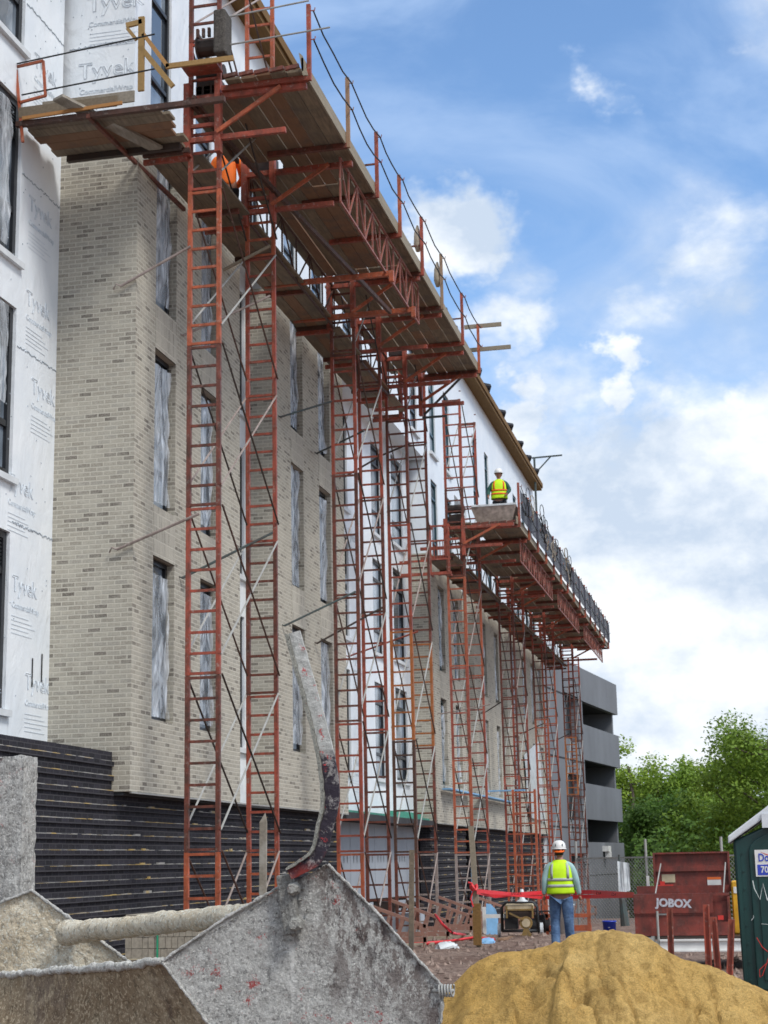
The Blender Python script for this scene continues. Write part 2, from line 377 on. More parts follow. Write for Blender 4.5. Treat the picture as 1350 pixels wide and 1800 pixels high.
def sandm():
    t = MT('sand'); a = t.noise(1.6, 6, .6); b = t.noise(14, 6, .7); f = t.noise(170, 3, .6)
    c = t.mix(t.ramp(a, [(.32, 0.), (.68, 1.)]), (.78, .48, .14), (.90, .62, .24))
    c = t.mix(t.ramp(t.noise(2.2, 4, .6, sc3=(2.2, .6, .6)), [(.50, 0.), (.60, .55)]), c, (.50, .32, .11)); c = t.mix(t.ramp(b, [(.40, .5), (.52, 0.)]), c, (.40, .235, .07))  # dark patches: damp sand, and shading below the crest put into the colour
    c = t.mix(t.ramp(f, [(.35, .35), (.6, 0.)]), c, (.26, .16, .07)); t.col(c)
    n = t.bump(b, 1.0, .08); n = t.bump(t.noise(45, 5, .7), .8, .02, n); t.bump(f, .8, .012, n); return t.set(.95, 0, .15)
sandm()
def dirt():
    t = MT('red_dirt'); a = t.noise(.8, 7, .65); b = t.noise(9, 6, .75); f = t.noise(60, 4, .7)
    c = t.mix(t.ramp(a, [(.35, 0.), (.65, 1.)]), (.22, .145, .115), (.38, .285, .235))
    c = t.mix(t.ramp(b, [(.42, .7), (.56, 0.)]), c, (.095, .055, .045))
    c = t.mix(t.ramp(f, [(.56, 0.), (.68, .8)]), c, (.42, .36, .32)); t.col(c)
    n = t.bump(b, 1., .06); t.bump(f, .6, .02, n); return t.set(.95, 0, .15)
dirt()
def leaf(name, c):
    t = MT(name); oi = t.n('ShaderNodeObjectInfo')
    a = t.mix(t.ramp(t.noise(.55, 5, .6), [(.35, 0.), (.65, 1.)]), tuple(k*.62 for k in c), tuple(k*1.35 for k in c))
    a = t.mix(t.ramp(t.noise(5, 3), [(.4, 0.), (.65, .6)]), a, (c[0]*1.7, c[1]*1.45, c[2]*.9)); t.col(a)
    tr = t.n('ShaderNodeBsdfTranslucent'); t.l(a, tr.inputs[0]); mx = t.n('ShaderNodeMixShader'); mx.inputs[0].default_value = .35
    t.l(t.b.outputs[0], mx.inputs[1]); t.l(tr.outputs[0], mx.inputs[2]); t.l(mx.outputs[0], t.t.nodes['Material Output'].inputs[0])
    return t.set(.6, 0, .3)
leaf('leaf_mid', (.15, .25, .035)); leaf('leaf_dark', (.08, .16, .03)); leaf('leaf_light', (.22, .33, .05))
simple('bark', (.10, .08, .06), .9, scale=9)
simple('green_plastic', (.006, .040, .036), .38, var=.25, scale=2, bump=.05)
simple('roof_plastic', (.62, .64, .67), .45, var=.08)
simple('white_paint', (.72, .72, .70), .55, var=.1)
simple('white_marks', (.62, .66, .64), .7, var=.1)
simple('sign_blue', (.03, .06, .45), .5, var=.05); simple('sign_red', (.62, .04, .03), .5, var=.05)
simple('label_orange', (.75, .16, .03), .6, var=.1)
steel('box_red', (.25, .050, .036), .5, (.07, .03, .025), mort=.08, rough=.5)
simple('box_inside', (.09, .02, .016), .6)
simple('worn_lettering', (.50, .50, .55), .6, var=.3, scale=30)
simple('label_tan', (.50, .42, .28), .7)
simple('yellow_paint', (.62, .34, .02), .5, var=.2)
steel('ochre_paint', (.36, .23, .06), .5, (.12, .09, .06)); simple('rubber', (.015, .015, .016), .8)
simple('blue_plastic', (.012, .04, .42), .4, var=.1)
simple('blue_foam', (.22, .45, .72), .6, var=.15)
simple('red_tape', (.72, .035, .045), .45, var=.1, scale=20)
simple('clear_wrap', (.62, .66, .68), .3, var=.2)
simple('vest_lime', (.60, .95, .01), .7, var=.08, scale=10)
simple('vest_grey', (.42, .45, .45), .45, var=.1)
simple('vest_orange', (.85, .12, .01), .6, var=.1)
simple('shirt_teal', (.33, .50, .50), .85, var=.15); simple('shirt_green', (.02, .09, .07), .85)
def denim():
    t = MT('denim'); t.col(t.mix(t.ramp(t.noise(7, 5, .65, sc3=(1, 1, .6)), [(.35, 0.), (.66, 1.)]), (.045, .09, .19), (.15, .25, .42)))
    t.bump(t.noise(14, 4, .5, sc3=(1, 1, 2)), .9, .02); return t.set(.9, 0, .2)
denim()
simple('skin', (.36, .17, .11), .55, var=.1); simple('hair', (.012, .009, .008), .7); simple('helmet_white', (.78, .78, .76), .3, var=.04)
simple('orange_cloth', (.85, .16, .01), .7, var=.15); simple('boot_leather', (.16, .10, .06), .7); simple('dark_cloth', (.02, .022, .03), .8)
simple('brick_pack', (.30, .27, .22), .85)
simple('rope_natural', (.40, .34, .26), .9)
simple('orange_strap', (.85, .13, .01), .5); simple('green_strap', (.02, .28, .14), .5)
simple('roof_membrane', (.10, .11, .12), .8); simple('blue_membrane', (.01, .07, .15), .5)
simple('insulation_green', (.06, .28, .20), .7)
M = MATS
# ================================================================== ground
def gz(x, y):
    z = 0.0
    if y > 34: z -= .022*(y-34) if y < 62 else .616+.07*(y-62)
    if y > 95: z = -2.93
    k = min(1, max(0, (y-2)/4)) * (1 if y < 60 else .3)
    return z + k*(.035*nz((x, y, 0), .9, 4) + .05*nz((x, y, 5), .22, 2)) - .03
def lin(a, b, s):
    n = max(1, int(round((b-a)/s))); return [a+(b-a)*i/n for i in range(n)]
xs = [-1200, -500, -200, -90, -45, -25, -16] + lin(-12, 6, .22) + lin(6, 14, .8) + [14, 18, 25, 40, 70, 120, 250, 600, 1300]
ys = [-400, -120, -40, -12] + lin(-4, 14, .8) + lin(14, 40, .2) + lin(40, 110, 1.5) + [110, 125, 150, 200, 300, 500, 900, 1600, 2600]
mb = MB(); mb.v = [(x, y, gz(x, y)) for y in ys for x in xs]; nx = len(xs)
mb.f = [(j*nx+i, j*nx+i+1, (j+1)*nx+i+1, (j+1)*nx+i) for j in range(len(ys)-1) for i in range(nx-1)]; mb.mi = [0]*len(mb.f)
tag(mb.build('ground', M['red_dirt'], smooth=True, fix=False), kind='structure')
# rubble
mb = MB(); rnd = random.Random(3)
def rock(mb, p, r, rnd):
    pts = []; 
    for d in ((1,0,0),(-1,0,0),(0,1,0),(0,-1,0),(0,0,1),(0,0,-1)):
        pts.append(Vector(p)+Vector(d)*r*rnd.uniform(.6, 1.2)+Vector([rnd.uniform(-.3, .3)*r for _ in range(3)]))
    mb.add(pts, [(0,2,4),(2,1,4),(1,3,4),(3,0,4),(2,0,5),(1,2,5),(3,1,5),(0,3,5)])
for _ in range(2600):
    y = rnd.uniform(19, 36); x = -.215*y*rnd.uniform(-.1, 1.55)
    rock(mb, (x, y, gz(x, y)), rnd.choice((.015, .02, .03, .03, .05, .07)), rnd)
tag(mb.build('rubble', simple('rubble_stone', (.27, .20, .165), .9, var=.5, scale=3)), kind='stuff', label='small broken stones and clods strewn over the red dirt', cat='rubble')
# ================================================================== main building
B = empty('apartment_building', (-8.5, 21.64, 0), label='long five storey building under construction with grey brick piers, white wrap and black brick base', cat='building')
GAPS = {}
def wallX(mb, X, y0, y1, z0, z1, holes=(), depth=.12):
    ysl = sorted({y0, y1, *[h[0] for h in holes], *[h[1] for h in holes]}); zsl = sorted({z0, z1, *[h[2] for h in holes], *[h[3] for h in holes]})
    ysl = [v for v in ysl if y0 <= v <= y1]; zsl = [v for v in zsl if z0 <= v <= z1]
    for a, b in zip(ysl, ysl[1:]):
        for c, d in zip(zsl, zsl[1:]):
            my, mz = (a+b)/2, (c+d)/2
            if any(h[0] < my < h[1] and h[2] < mz < h[3] for h in holes): continue
            mb.quad((X, a, c), (X, b, c), (X, b, d), (X, a, d))
    for h in holes:
        a, b, c, d = h; c = max(c, z0); d = min(d, z1)
        if c >= d: continue
        q = X-depth
        mb.quad((X, a, c), (q, a, c), (q, a, d), (X, a, d)); mb.quad((X, b, d), (q, b, d), (q, b, c), (X, b, c))
        if h[2] >= z0: mb.quad((X, a, c), (X, b, c), (q, b, c), (q, a, c))
        if h[3] <= z1: mb.quad((X, a, d), (q, a, d), (q, b, d), (X, b, d))
def faceY(mb, Y, x0, x1, z0, z1, sgn=-1):
    q = [(x0, Y, z0), (x1, Y, z0), (x1, Y, z1), (x0, Y, z1)]
    mb.quad(*(q if sgn < 0 else q[::-1]))
LV = [(3.62, 6.05), (6.82, 9.28), (9.98, 12.42), (13.25, 15.75)]
BZ, TZ1, TZ2, RZ = 2.55, 12.55, 10.05, 17.45
PIERS = [(21.64, 26.7, TZ1, [(22.46, 23.38), (24.6, 25.45)], 1.25, .62),
         (29.0, 34.3, TZ1, [(30.0, 30.92), (32.15, 33.1)], .62, .8),
         (44.4, 49.3, TZ2, [(45.3, 46.25), (47.7, 48.65)], .6, .62),
         (51.3, 57.2, TZ2, [(53.0, 53.85), (55.6, 56.45)], .62, .62),
         (58.4, 69.0, TZ2, [(60.0, 61.1), (62.6, 63.6), (65.1, 66.1), (67.3, 68.3)], .62, 2.0)]
wins = []
for pi, (ya, yb, zt, cols, d0, d1) in enumerate(PIERS):
    holes = [(a, b, c, d) for a, b in cols for c, d in LV]
    low = [h for h in holes if h[2] < zt]
    mb = MB(); wallX(mb, -8.5, ya, yb, BZ, zt, [(a, b, c, min(d, zt+9)) for a, b, c, d in low], .16)
    faceY(mb, ya, -8.5-d0, -8.5, BZ, zt); faceY(mb, yb, -8.5-d1, -8.5, BZ, zt, 1)
    mb.quad((-8.5, ya, zt), (-8.5, yb, zt), (-8.66, yb, zt), (-8.66, ya, zt))           # top of the brick skin
    mb.quad((-8.5, ya, zt), (-8.5-d0, ya, zt), (-8.5-d0, ya+.14, zt), (-8.5, ya+.14, zt))
    mb.quad((-9.4, ya, BZ), (-8.5, ya, BZ), (-8.5, yb, BZ), (-9.4, yb, BZ))
    w = mb.build('brick_pier', M['grey_brick'], B, fix=False)
    for a, b in cols:
        for (c0, d0_), (c1, d1_) in zip(LV, LV[1:]):
            if c1 < zt+.1:                                                                # bands of upright bricks between the windows
                sold = MB(); sold.box((-8.52, a-.005, d0_), (-8.496, b+.02, c1-.003)); sold.build('soldier_course', M['soldier_brick'], B)
    mb = MB(); up = [h for h in holes if h[3] > zt-.2]
    wallX(mb, -8.62, ya+.12, yb-.12 if pi < 4 else yb, zt-.5, RZ, [(a, b, max(c, zt-.5), d) for a, b, c, d in up], .08)
    faceY(mb, ya+.12, -8.62-d0, -8.62, zt-.5, RZ); faceY(mb, yb-.12 if pi < 4 else yb, -8.62-d1, -8.62, zt-.5, RZ, 1)
    mb.build('wrapped_wall', M['house_wrap'], B, fix=False)
    for a, b in cols:
        for i, (c, d) in enumerate(LV):
            wins.append((a, b, c, d, -8.5-.15 if c < zt-.2 else -8.62-.07, pi, i))
# recessed wrapped walls between the piers: (y0, y1, X, windows)
RECS = [(8.0, 21.64, -9.75, [(10.2, 12.2), (14.6, 16.6), (18.2, 20.26)]), (26.7, 29.0, -9.12, [(28.05, 28.93)]), (34.3, 41.88, -9.30, [(36.6, 37.9), (40.5, 41.68)]),
        (41.88, 44.4, -9.10, [(42.05, 43.55)]), (49.3, 51.3, -9.12, []), (57.2, 58.4, -9.12, [])]
for ya, yb, X, cols in RECS:
    mb = MB(); holes = [(a, b, c, d) for a, b in cols for c, d in LV]
    z0 = 3.1 if X < -9.5 else 2.62
    wallX(mb, X, ya, yb, z0, RZ if X < -9.5 else 12.78, [h for h in holes if X < -9.5 or h[2] < 12], .09)
    if X == -9.10: faceY(mb, 41.88, -9.30, -9.10, 2.62, 12.78)
    if X > -9.5:                                                # the fifth floor runs flush over the recess
        wallX(mb, -8.62, ya-.12, yb+.12, 12.78, RZ, [(ya+.6, ya+1.6, 13.25, 15.75)] if yb-ya > 2.2 else [], .08); mb.quad((-9.4, ya, 12.78), (-8.62, ya, 12.78), (-8.62, yb, 12.78), (-9.4, yb, 12.78))
    mb.build('recessed_wall', M['house_wrap'], B, fix=False)
    for a, b in cols:
        for i, (c, d) in enumerate(LV):
            if X < -9.5 or i < 3: wins.append((a, b, c, d, X-.08, -1 if X < -9.5 else -2, i))
    if X > -9.5 and yb-ya > 2.2: wins.append((ya+.6, ya+1.6, 13.25, 15.75, -8.62-.07, -2, 3))
def film_mesh(X, a, b, c, d, seed, sag):
    mb = MB(); ny, nzv = 9, 34; g = random.Random(seed)
    for j in range(nzv+1):
        for i in range(ny+1):
            u, v = i/ny, j/nzv
            y = a+(b-a)*u + .03*math.sin(v*7+seed)*(1-abs(2*u-1)); z = c+(d-c)*v
            o = .055*nz((y*3.0+seed, z*.8, 0), 1.6, 4) + .03*math.sin(u*14+3*nz((0, z, seed), .8, 2))
            mb.v.append((X+.06+abs(o), y, z))
    for j in range(nzv):
        for i in range(ny):
            if sag and g.random() < .04: continue
            k = j*(ny+1)+i; mb.f.append([k, k+1, k+ny+2, k+ny+1]); mb.mi.append(0)
    return mb
rw = random.Random(5)
for k, (a, b, c, d, X, kind, lv) in enumerate(wins):
    near = a < 45
    fr = MB(); t = .075 if kind != -1 else .10; fm = 'black_frame' if kind == -1 or kind in (0, 1, -2) else 'teal_frame'
    fr.box((X-.05, a, c), (X+.03, a+t, d)); fr.box((X-.05, b-t, c), (X+.03, b, d)); fr.box((X-.05, a+t, c), (X+.03, b-t, c+t)); fr.box((X-.05, a+t, d-t), (X+.03, b-t, d))
    bars = [d-.50, c+.62] if kind != -1 else [d-.55, c+.75]
    for z in bars: fr.box((X-.045, a+t, z-t*.45), (X+.022, b-t, z+t*.45))
    if kind == -1:
        fr.box((X-.045, a+(b-a)*.5-.05, c+t), (X+.021, a+(b-a)*.5+.05, d-t))
        for q in range(8): fr.box((X-.04, a+t, d-.50+q*.052), (X+.012, b-t, d-.50+q*.052+.025))
    w = fr.build('window', M[fm], B)
    g = MB(); g.box((X-.05, a+.01, c+.01), (X-.022, b-.01, d-.01)); g.build('pane', M['window_glass'], w)
    if kind < 0 or c > 13 or (kind > 1 and c > 9.9):
        s = MB(); s.box((X-.02, a-.08, c-.10), (X+.15, b+.08, c-.012)); s.build('sill', M['white_trim'], w)
    if (kind in (0, 1) and lv < 3) or (kind in (2, 3, 4) and lv < 2) or (kind == -1 and lv in (1, 2)):
        lo, hi = c+.06, d-.02
        if kind == 0 and lv == 0 and a < 24: hi = d-.22
        if kind == -1 and lv == 1: lo = c+1.0
        film_mesh(X, a+.01, b-(.05, .12, .17, .08)[k % 4]*(b-a), lo+.05*(k % 3), hi-(.02, .16, .08)[k % 3], k, kind > 1).build('plastic_film', M['plastic_film'], w, smooth=True, fix=False)
# black brick base with projecting courses
def base_wall(y0, y1, z1, zb=-1.0):
    mb = MB(); X = -8.76
    mb.box((X-.3, y0, zb), (X, y1, z1))
    z = z1-.0677*3
    while z > -.3:
        mb.box((X-.01, y0, z), (X+.032, y1, z+.0677)); z -= .0677*3
    o = mb.build('black_brick_base', M['black_brick'], B)
    led = MB(); z = z1-.0677*2; g = random.Random(int(y0))
    while z > -.3:
        y = y0
        while y < y1:                                              # mortar droppings lying on each ledge
            l = g.uniform(.04, .30); h = g.uniform(.003, .013)*(g.uniform(1.5, 4) if g.random() < .14 and y0 > 20 else 1)
            if g.random() < .93: led.box((X+.002, y, z), (X+g.uniform(.030, .036), min(y1, y+l), z+h))
            y += l
        z -= .0677*3
    tag(led.build('mortar_ledge', M['ledge_mortar'], B), kind='stuff')
def ledgem():
    t = MT('ledge_mortar'); t.col(t.mix(t.ramp(t.noise(1.6, 4), [(.50, 0.), (.60, 1.)]), (.34, .33, .31), (.46, .33, .13))); t.bump(t.noise(40, 4), .5, .01); t.set(.9, 0, .2)
ledgem()
base_wall(9, 21.62, 3.10); base_wall(21.62, 34.4, 2.495); base_wall(44.6, 50.2, 2.495); base_wall(52.2, 69, 2.495, -2.5)
mb = MB(); mb.box((-9.74, 9, 2.9), (-9.0, 21.6, 3.09)); mb.build('base_ledge', M['black_brick'], B)
mb = MB(); mb.box((-9.749, 9, 3.09), (-9.735, 21.62, 3.26)); mb.build('membrane_strip', M['blue_membrane'], B)
# dark open slot and soffit under the overhang, shelf angle
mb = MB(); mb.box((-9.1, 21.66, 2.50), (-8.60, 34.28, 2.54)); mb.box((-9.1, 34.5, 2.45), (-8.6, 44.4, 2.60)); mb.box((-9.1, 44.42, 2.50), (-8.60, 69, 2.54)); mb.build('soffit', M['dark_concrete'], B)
mb = MB(); mb.box((-8.53, 21.7, 2.525), (-8.488, 34.28, 2.547)); mb.box((-8.53, 44.44, 2.525), (-8.488, 69, 2.547)); mb.build('shelf_angle', M['galvanised_steel'], B)
mb = MB(); mb.box((-9.6, 50.2, -1.5), (-9.4, 52.2, 2.45)); mb.build('door_opening', M['black_frame'], B)
mb = MB(); mb.beam((-8.72, 50.9, -.8), (-8.72, 51.0, 2.3), .05, .05); mb.beam((-8.72, 60.5, 1.2), (-8.72, 60.5, 2.3), .06, .06); mb.build('blue_tape_strip', M['blue_foam'], B)
# grey door panels in the recess at ground level
mb = MB()
for i in range(8):
    y = 34.5+i*1.25; mb.box((-9.22, y, -.6), (-9.14, y+1.22, 2.44))
mb.build('grey_door_panel', M['grey_panel'], B)
mb = MB()
for i in range(8):
    for j in range(3):
        y = 34.8+i*1.25+j*.32; mb.v_ = 0
        pts = [(-9.137, y+.035*math.cos(t), 1.62+.11*math.sin(t)) for t in [k*math.pi/5 for k in range(10)]]
        mb.add(pts, [tuple(range(10))])
mb.build('vent_slot', M['black_frame'], B, fix=False)
mb = MB(); mb.box((-9.12, 34.4, 2.60), (-8.72, 44.38, 2.66)); mb.box((-9.1, 41.0, 2.66), (-8.9, 44.38, 2.80)); mb.build('drip_flashing', M['insulation_green'], B)
mb = MB(); mb.box((-8.56, 69.02, 3.0), (-8.54, 69.04, 3.02)); 
# white sheet hanging off the far pier, roof edge
mb = MB(); gx = [(61.8, 5.4), (66.2, 6.2), (67.6, 3.0), (62.6, 3.1)]
n = 10
for j in range(n+1):
    for i in range(n+1):
        u, v = i/n, j/n; y = (gx[3][0]*(1-u)+gx[2][0]*u)*(1-v)+(gx[0][0]*(1-u)+gx[1][0]*u)*v; z = (gx[3][1]*(1-u)+gx[2][1]*u)*(1-v)+(gx[0][1]*(1-u)+gx[1][1]*u)*v
        mb.v.append((-8.44+.05*nz((y, z, 1), .9), y, z))
for j in range(n):
    for i in range(n): k = j*(n+1)+i; mb.f.append([k, k+1, k+n+2, k+n+1]); mb.mi.append(0)
tag(mb.build('plastic_sheet', M['clear_wrap'], smooth=True, fix=False), 'pale plastic sheet hanging down the farthest brick pier', 'plastic sheet')
mb = MB(); mb.box((-22, 9, RZ), (-8.2, 69.3, RZ+.13)); mb.build('roof', M['roof_membrane'], B)
mb = MB(); mb.box((-8.62, 9, RZ-.16), (-8.24, 69.25, RZ-.002)); mb.box((-8.235, 9, RZ-.05), (-8.19, 69.28, RZ+.15)); mb.build('eave_board', M['eave_board'], B)
mb = MB(); g = random.Random(8); y = 40
while y < 68: mb.tube([(-8.3, y, RZ+.2), (-8.15, y+.5, RZ+.28), (-8.3, y+1.0, RZ+.2)], .09, 6); y += g.uniform(1.5, 3.5)
mb.build('sandbag_roll', M['dark_cloth'], B)
mb = MB(); faceY(mb, 69, -22, -8.62, -3, RZ, 1); faceY(mb, 9, -22, -9.75, -1, RZ); mb.quad((-22, 9, -3), (-22, 69, -3), (-22, 69, RZ), (-22, 9, RZ)); mb.build('end_wall', M['house_wrap'], B)
mb = MB(); mb.tube([(-8.3, 67.5, 14.6), (-8.3, 67.5, RZ+.9)], .05, 6); mb.beam((-8.4, 67.5, RZ+.9), (-7.1, 67.5, RZ+.93), .06, .06); mb.beam((-8.3, 67.5, RZ+.2), (-7.6, 67.5, RZ+.9), .05, .05)
tag(mb.build('hoist_arm', M['green_grey_steel']), 'dark steel hoist arm sticking out past the far end of the roof', 'hoist')
# printing on the wrap
def wrapX(y, z, X, s=1.0):
    mt = frame((X+.004, y, z), (0, 1, 0), (0, 0, 1))
    text('printed_lettering', 'Tyvek', .38*s, mt, M['wrap_print'], B, outline=.005*s)
    text('printed_lettering', 'CommercialWrap', .14*s, frame((X+.004, y+.05, z-.34*s), (0, 1, 0), (0, 0, 1)), M['wrap_print'], B, outline=.003*s)
    mb = MB()
    for i in range(5): mb.box((X+.002, y-.45*s, z-(.52+.07*i)*s), (X+.005, y+(.2+.25*((i*7) % 3)/2)*s, z-(.508+.07*i)*s))
    mb.build('printed_line', M['wrap_print'], B)
for y, z in ((21.0, 13.3), (20.95, 11.0), (20.95, 9.55), (21.2, 8.3), (20.55, 6.75), (20.75, 5.35), (21.25, 4.05)): wrapX(y, z, -9.75, .85)
for y, z in ((37.3, 8.2), (38.6, 6.4), (38.4, 3.9), (38.3, 9.4), (44.0, 10.7)): wrapX(y, z, -9.30 if y < 41 else -9.1, .9)
def wrapY(x, z, Y, s=1.0, body='Tyvek'):
    text('printed_lettering', body, .38*s, frame((x, Y-.004, z), (1, 0, 0), (0, 0, 1)), M['wrap_print'], B, outline=.006*s)
    text('printed_lettering', 'CommercialWrap', .12*s, frame((x, Y-.004, z-.34*s), (1, 0, 0), (0, 0, 1)), M['wrap_print'], B, outline=.003*s)
    mb = MB()
    for i in range(5): mb.box((x-.42*s, Y-.005, z-(.50+.06*i)*s), (x+(.1+.3*((i*5) % 3)/2)*s, Y-.002, z-(.49+.06*i)*s))
    mb.build('printed_line', M['wrap_print'], B)
wrapY(-9.08, 13.62, 21.76); wrapY(-8.95, 14.75, 21.76)
mb = MB(); g = random.Random(4)
for z in (14.05, 11.35, 8.75, 6.2):
    for i in range(26):
        y = 20.3+i*.052; mb.beam((-9.745, y, z+g.uniform(-.02, .02)), (-9.745, y+.05, z+g.uniform(-.02, .02)), .008, .012)
for i in range(22):
    x = -9.7+i*.05; mb.beam((x, 21.755, 14.03+i*.002+g.uniform(-.02, .02)), (x+.05, 21.755, 14.03+g.uniform(-.02, .02)), .008, .012)
for _ in range(150):
    y, z = g.uniform(18, 21.5), g.uniform(3.4, 16); mb.box((-9.752, y-.008, z-.008), (-9.743, y+.008, z+.008))
for _ in range(40):
    x, z = g.uniform(-9.7, -8.7), g.uniform(12.7, 15); mb.box((x-.008, 21.754, z-.008), (x+.008, 21.764, z+.008))
tag(mb.build('wrap_staple', M['wrap_seam'], B), kind='stuff')
for y_, z_ in ((21.05, 4.0), (21.36, 4.1)): mb = MB(); mb.box((-9.742, y_, z_), (-9.735, y_+.025, z_+.4)); mb.build('vertical_mark', M['black_frame'], B)
# ================================================================== parking garage
G = empty('parking_garage', (-9, 92, -3), label='grey concrete parking garage with open decks beyond the brick building', cat='garage')
gd = Vector((math.sin(R(6.4)), math.cos(R(6.4)), 0)); gn = Vector((gd.y, -gd.x, 0)); GP = Vector((-7.85, 100, 0))
def GX(t, z, o=0): v = GP + gd*t + gn*o; return Vector((v.x, v.y, z))
def gslab(mb, t0, t1, z0, z1, o0, o1):
    vs = [GX(t, z, o) for z in (z0, z1) for t, o in ((t0, o0), (t1, o0), (t1, o1), (t0, o1))]
    mb.add(vs, [(0,1,2,3),(4,5,6,7),(0,1,5,4),(1,2,6,5),(2,3,7,6),(3,0,4,7)])
GZ = [(10.02, 11.85), (6.82, 8.75), (3.62, 5.55), (-3.2, 2.4)]
for z0, z1 in GZ:
    mb = MB(); gslab(mb, -10.3, 0, z0, z1, -.3, 0); mb.build('spandrel_panel', M['precast_concrete'], G)
mb = MB(); gslab(mb, -.35, 0, -3.2, 11.6, -9, -.31); gslab(mb, -10.3, -9.9, -3.2, 11.6, -16, -.31); gslab(mb, -.3, 0, -3.2, 11.6, -16, -9); mb.build('end_column', M['precast_concrete'], G)
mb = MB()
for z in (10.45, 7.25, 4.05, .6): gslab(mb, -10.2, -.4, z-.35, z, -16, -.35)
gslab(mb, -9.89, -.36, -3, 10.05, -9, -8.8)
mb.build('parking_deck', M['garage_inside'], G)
# stair tower with windows
mb = MB(); tl = -34
holes = []
for t in (-14.6, -22.5):
    for z in (7.7, 3.5, -.6): holes.append((t, t+3.2, z, z+2.4))
ts = sorted({tl, -10.32, *[h[0] for h in holes], *[h[1] for h in holes]}); zz = sorted({-3.2, 11.85, *[h[2] for h in holes], *[h[3] for h in holes]})
for a, b in zip(ts, ts[1:]):
    for c, d in zip(zz, zz[1:]):
        if any(h[0] < (a+b)/2 < h[1] and h[2] < (c+d)/2 < h[3] for h in holes): continue
        mb.quad(GX(a, c, .05), GX(b, c, .05), GX(b, d, .05), GX(a, d, .05))
for a, b, c, d in holes:
    for p, q in (((a, c), (b, c)), ((b, c), (b, d)), ((b, d), (a, d)), ((a, d), (a, c))):
        mb.quad(GX(p[0], p[1], .05), GX(q[0], q[1], .05), GX(q[0], q[1], -.4), GX(p[0], p[1], -.4))
mb.quad(GX(tl, -3, .05), GX(tl, 11.85, .05), GX(tl, 11.85, -14), GX(tl, -3, -14))
mb.build('stair_tower_wall', M['precast_concrete'], G, fix=False)
for a, b, c, d in holes:
    w = MB(); w.add([GX(a, c, -.35), GX(b, c, -.35), GX(b, d, -.35), GX(a, d, -.35)], [(0, 1, 2, 3)]); w.build('window', M['black_frame'], G, fix=False)
mb = MB()
for z in (1.2, 6.6, 3.1, 9.95): gslab(mb, tl, -10.4, z, z+.06, .05, .075)
gslab(mb, -10.3, 0, .62, .66, 0, .02); mb.build('panel_joint', M['dark_concrete'], G)
p = onY(1066, 1485, 94); mb = MB(); gslab(mb, -6.4, -5.7, 1.9, 2.2, 0, .35); gslab(mb, -6.2, -5.9, 1.55, 1.9, .1, .4); mb.build('wall_lamp', M['white_paint'], G)
# ================================================================== scaffold towers
PAL = {'o': 'orange_red_paint', 'r': 'red_paint', 'd': 'dark_red_paint', 'b': 'brown_rust', 'B': 'bright_orange_paint', 'g': 'mortar_grey_steel'}
XI, XO = -7.66, -7.21; SEC = 2.42; J0 = 1.70
def ladder(Y, z0, z1, mat, parent, rung0):
    mb = MB(); w = .062
    for x in (XI, XO): mb.box((x-w/2, Y-w/2, z0+.004), (x+w/2, Y+w/2, z1-.004))
    for i in (-1, 1):
        pass
    z = z1-.03; mb.box((XI+w/2, Y-.018, z-.02), (XO-w/2, Y+.018, z+.018))
    z -= .3025-.01
    while z > z0+.06:
        mb.box((XI+w/2, Y-.016, z-.019), (XO-w/2, Y+.016, z+.019)); z -= .2975
    if rung0: mb.box((XI+w/2, Y-.018, z0+.012), (XO-w/2, Y+.018, z0+.05))
    mb.box((XO-.005, Y-.035, z0+.3), (XO+.05, Y-.02, z0+.33)); mb.box((XO-.005, Y-.035, z1-.55), (XO+.045, Y-.02, z1-.52))
    return mb.build('ladder_frame', M[mat], parent)
def tower(Ya, Yb, top, pa, pb, label, gfloor=0, dark0=True):
    T = empty('scaffold_tower', (-7.43, (Ya+Yb)/2, gz(-7.4, Ya)), label=label, cat='scaffold', group='ladder frame scaffold towers along the facade')
    for Y, pal_ in ((Ya, pa), (Yb, pb)):
        g0 = gz(-7.4, Y)+.05; z = J0; ladder(Y, g0+.1, z, PAL[pal_[0]], T, False); k = 1
        while z < top-.05:
            z1 = min(top, z+SEC); ladder(Y, z, z1, PAL[pal_[min(k, len(pal_)-1)]], T, True); z = z1; k += 1
        ft = MB()
        for x in (XI, XO): ft.tube([(x, Y, g0-.03), (x, Y, g0+.14)], .02, 6); ft.box((x-.09, Y-.09, g0-.06), (x+.09, Y+.09, g0-.03))
        ft.build('base_jack', M['galvanised_steel'], T)
    g = random.Random(int(Ya*10)); z = J0-1.9 if J0-1.9 > gz(-7, Ya)+.1 else .1; k = 0
    z = -.55
    while z < top-1.2:
        za, zb = z+.12, z+SEC*.5+1.05
        for x in (XO+.035, XI-.035):
            c1 = 'galvanised_steel' if (k % 3) else 'mortar_grey_steel'; c2 = 'dark_steel' if k % 2 else 'brown_rust'
            zlo = max(za, gz(-7, Ya)+.1); f = (zlo-za)/(zb-za)
            b1 = MB(); b1.tube([(x, Ya+(Yb-Ya)*f, zlo), (x, Yb, zb)], .016, 6); b1.build('cross_brace', M[c1], T)
            b2 = MB(); b2.tube([(x+.02, Yb-(Yb-Ya)*f, zlo), (x+.02, Ya, zb)], .016, 6); b2.build('cross_brace', M[c2], T)
        z += SEC; k += 1
    return T
T1 = tower(21.65, 24.5, 16.22, 'odrdordr', 'ordrroor', 'nearest tall scaffold tower, its ladder frames rising past the upper platform')
T2 = tower(30.1, 32.4, 13.3, 'orddrdr', 'ddrdrdd', 'second scaffold tower from the camera, left of the white recessed wall')
T3 = tower(35.1, 37.35, 13.2, 'dbBrdrd', 'gdBddrd', 'scaffold tower with bright orange frames in front of the white recess')
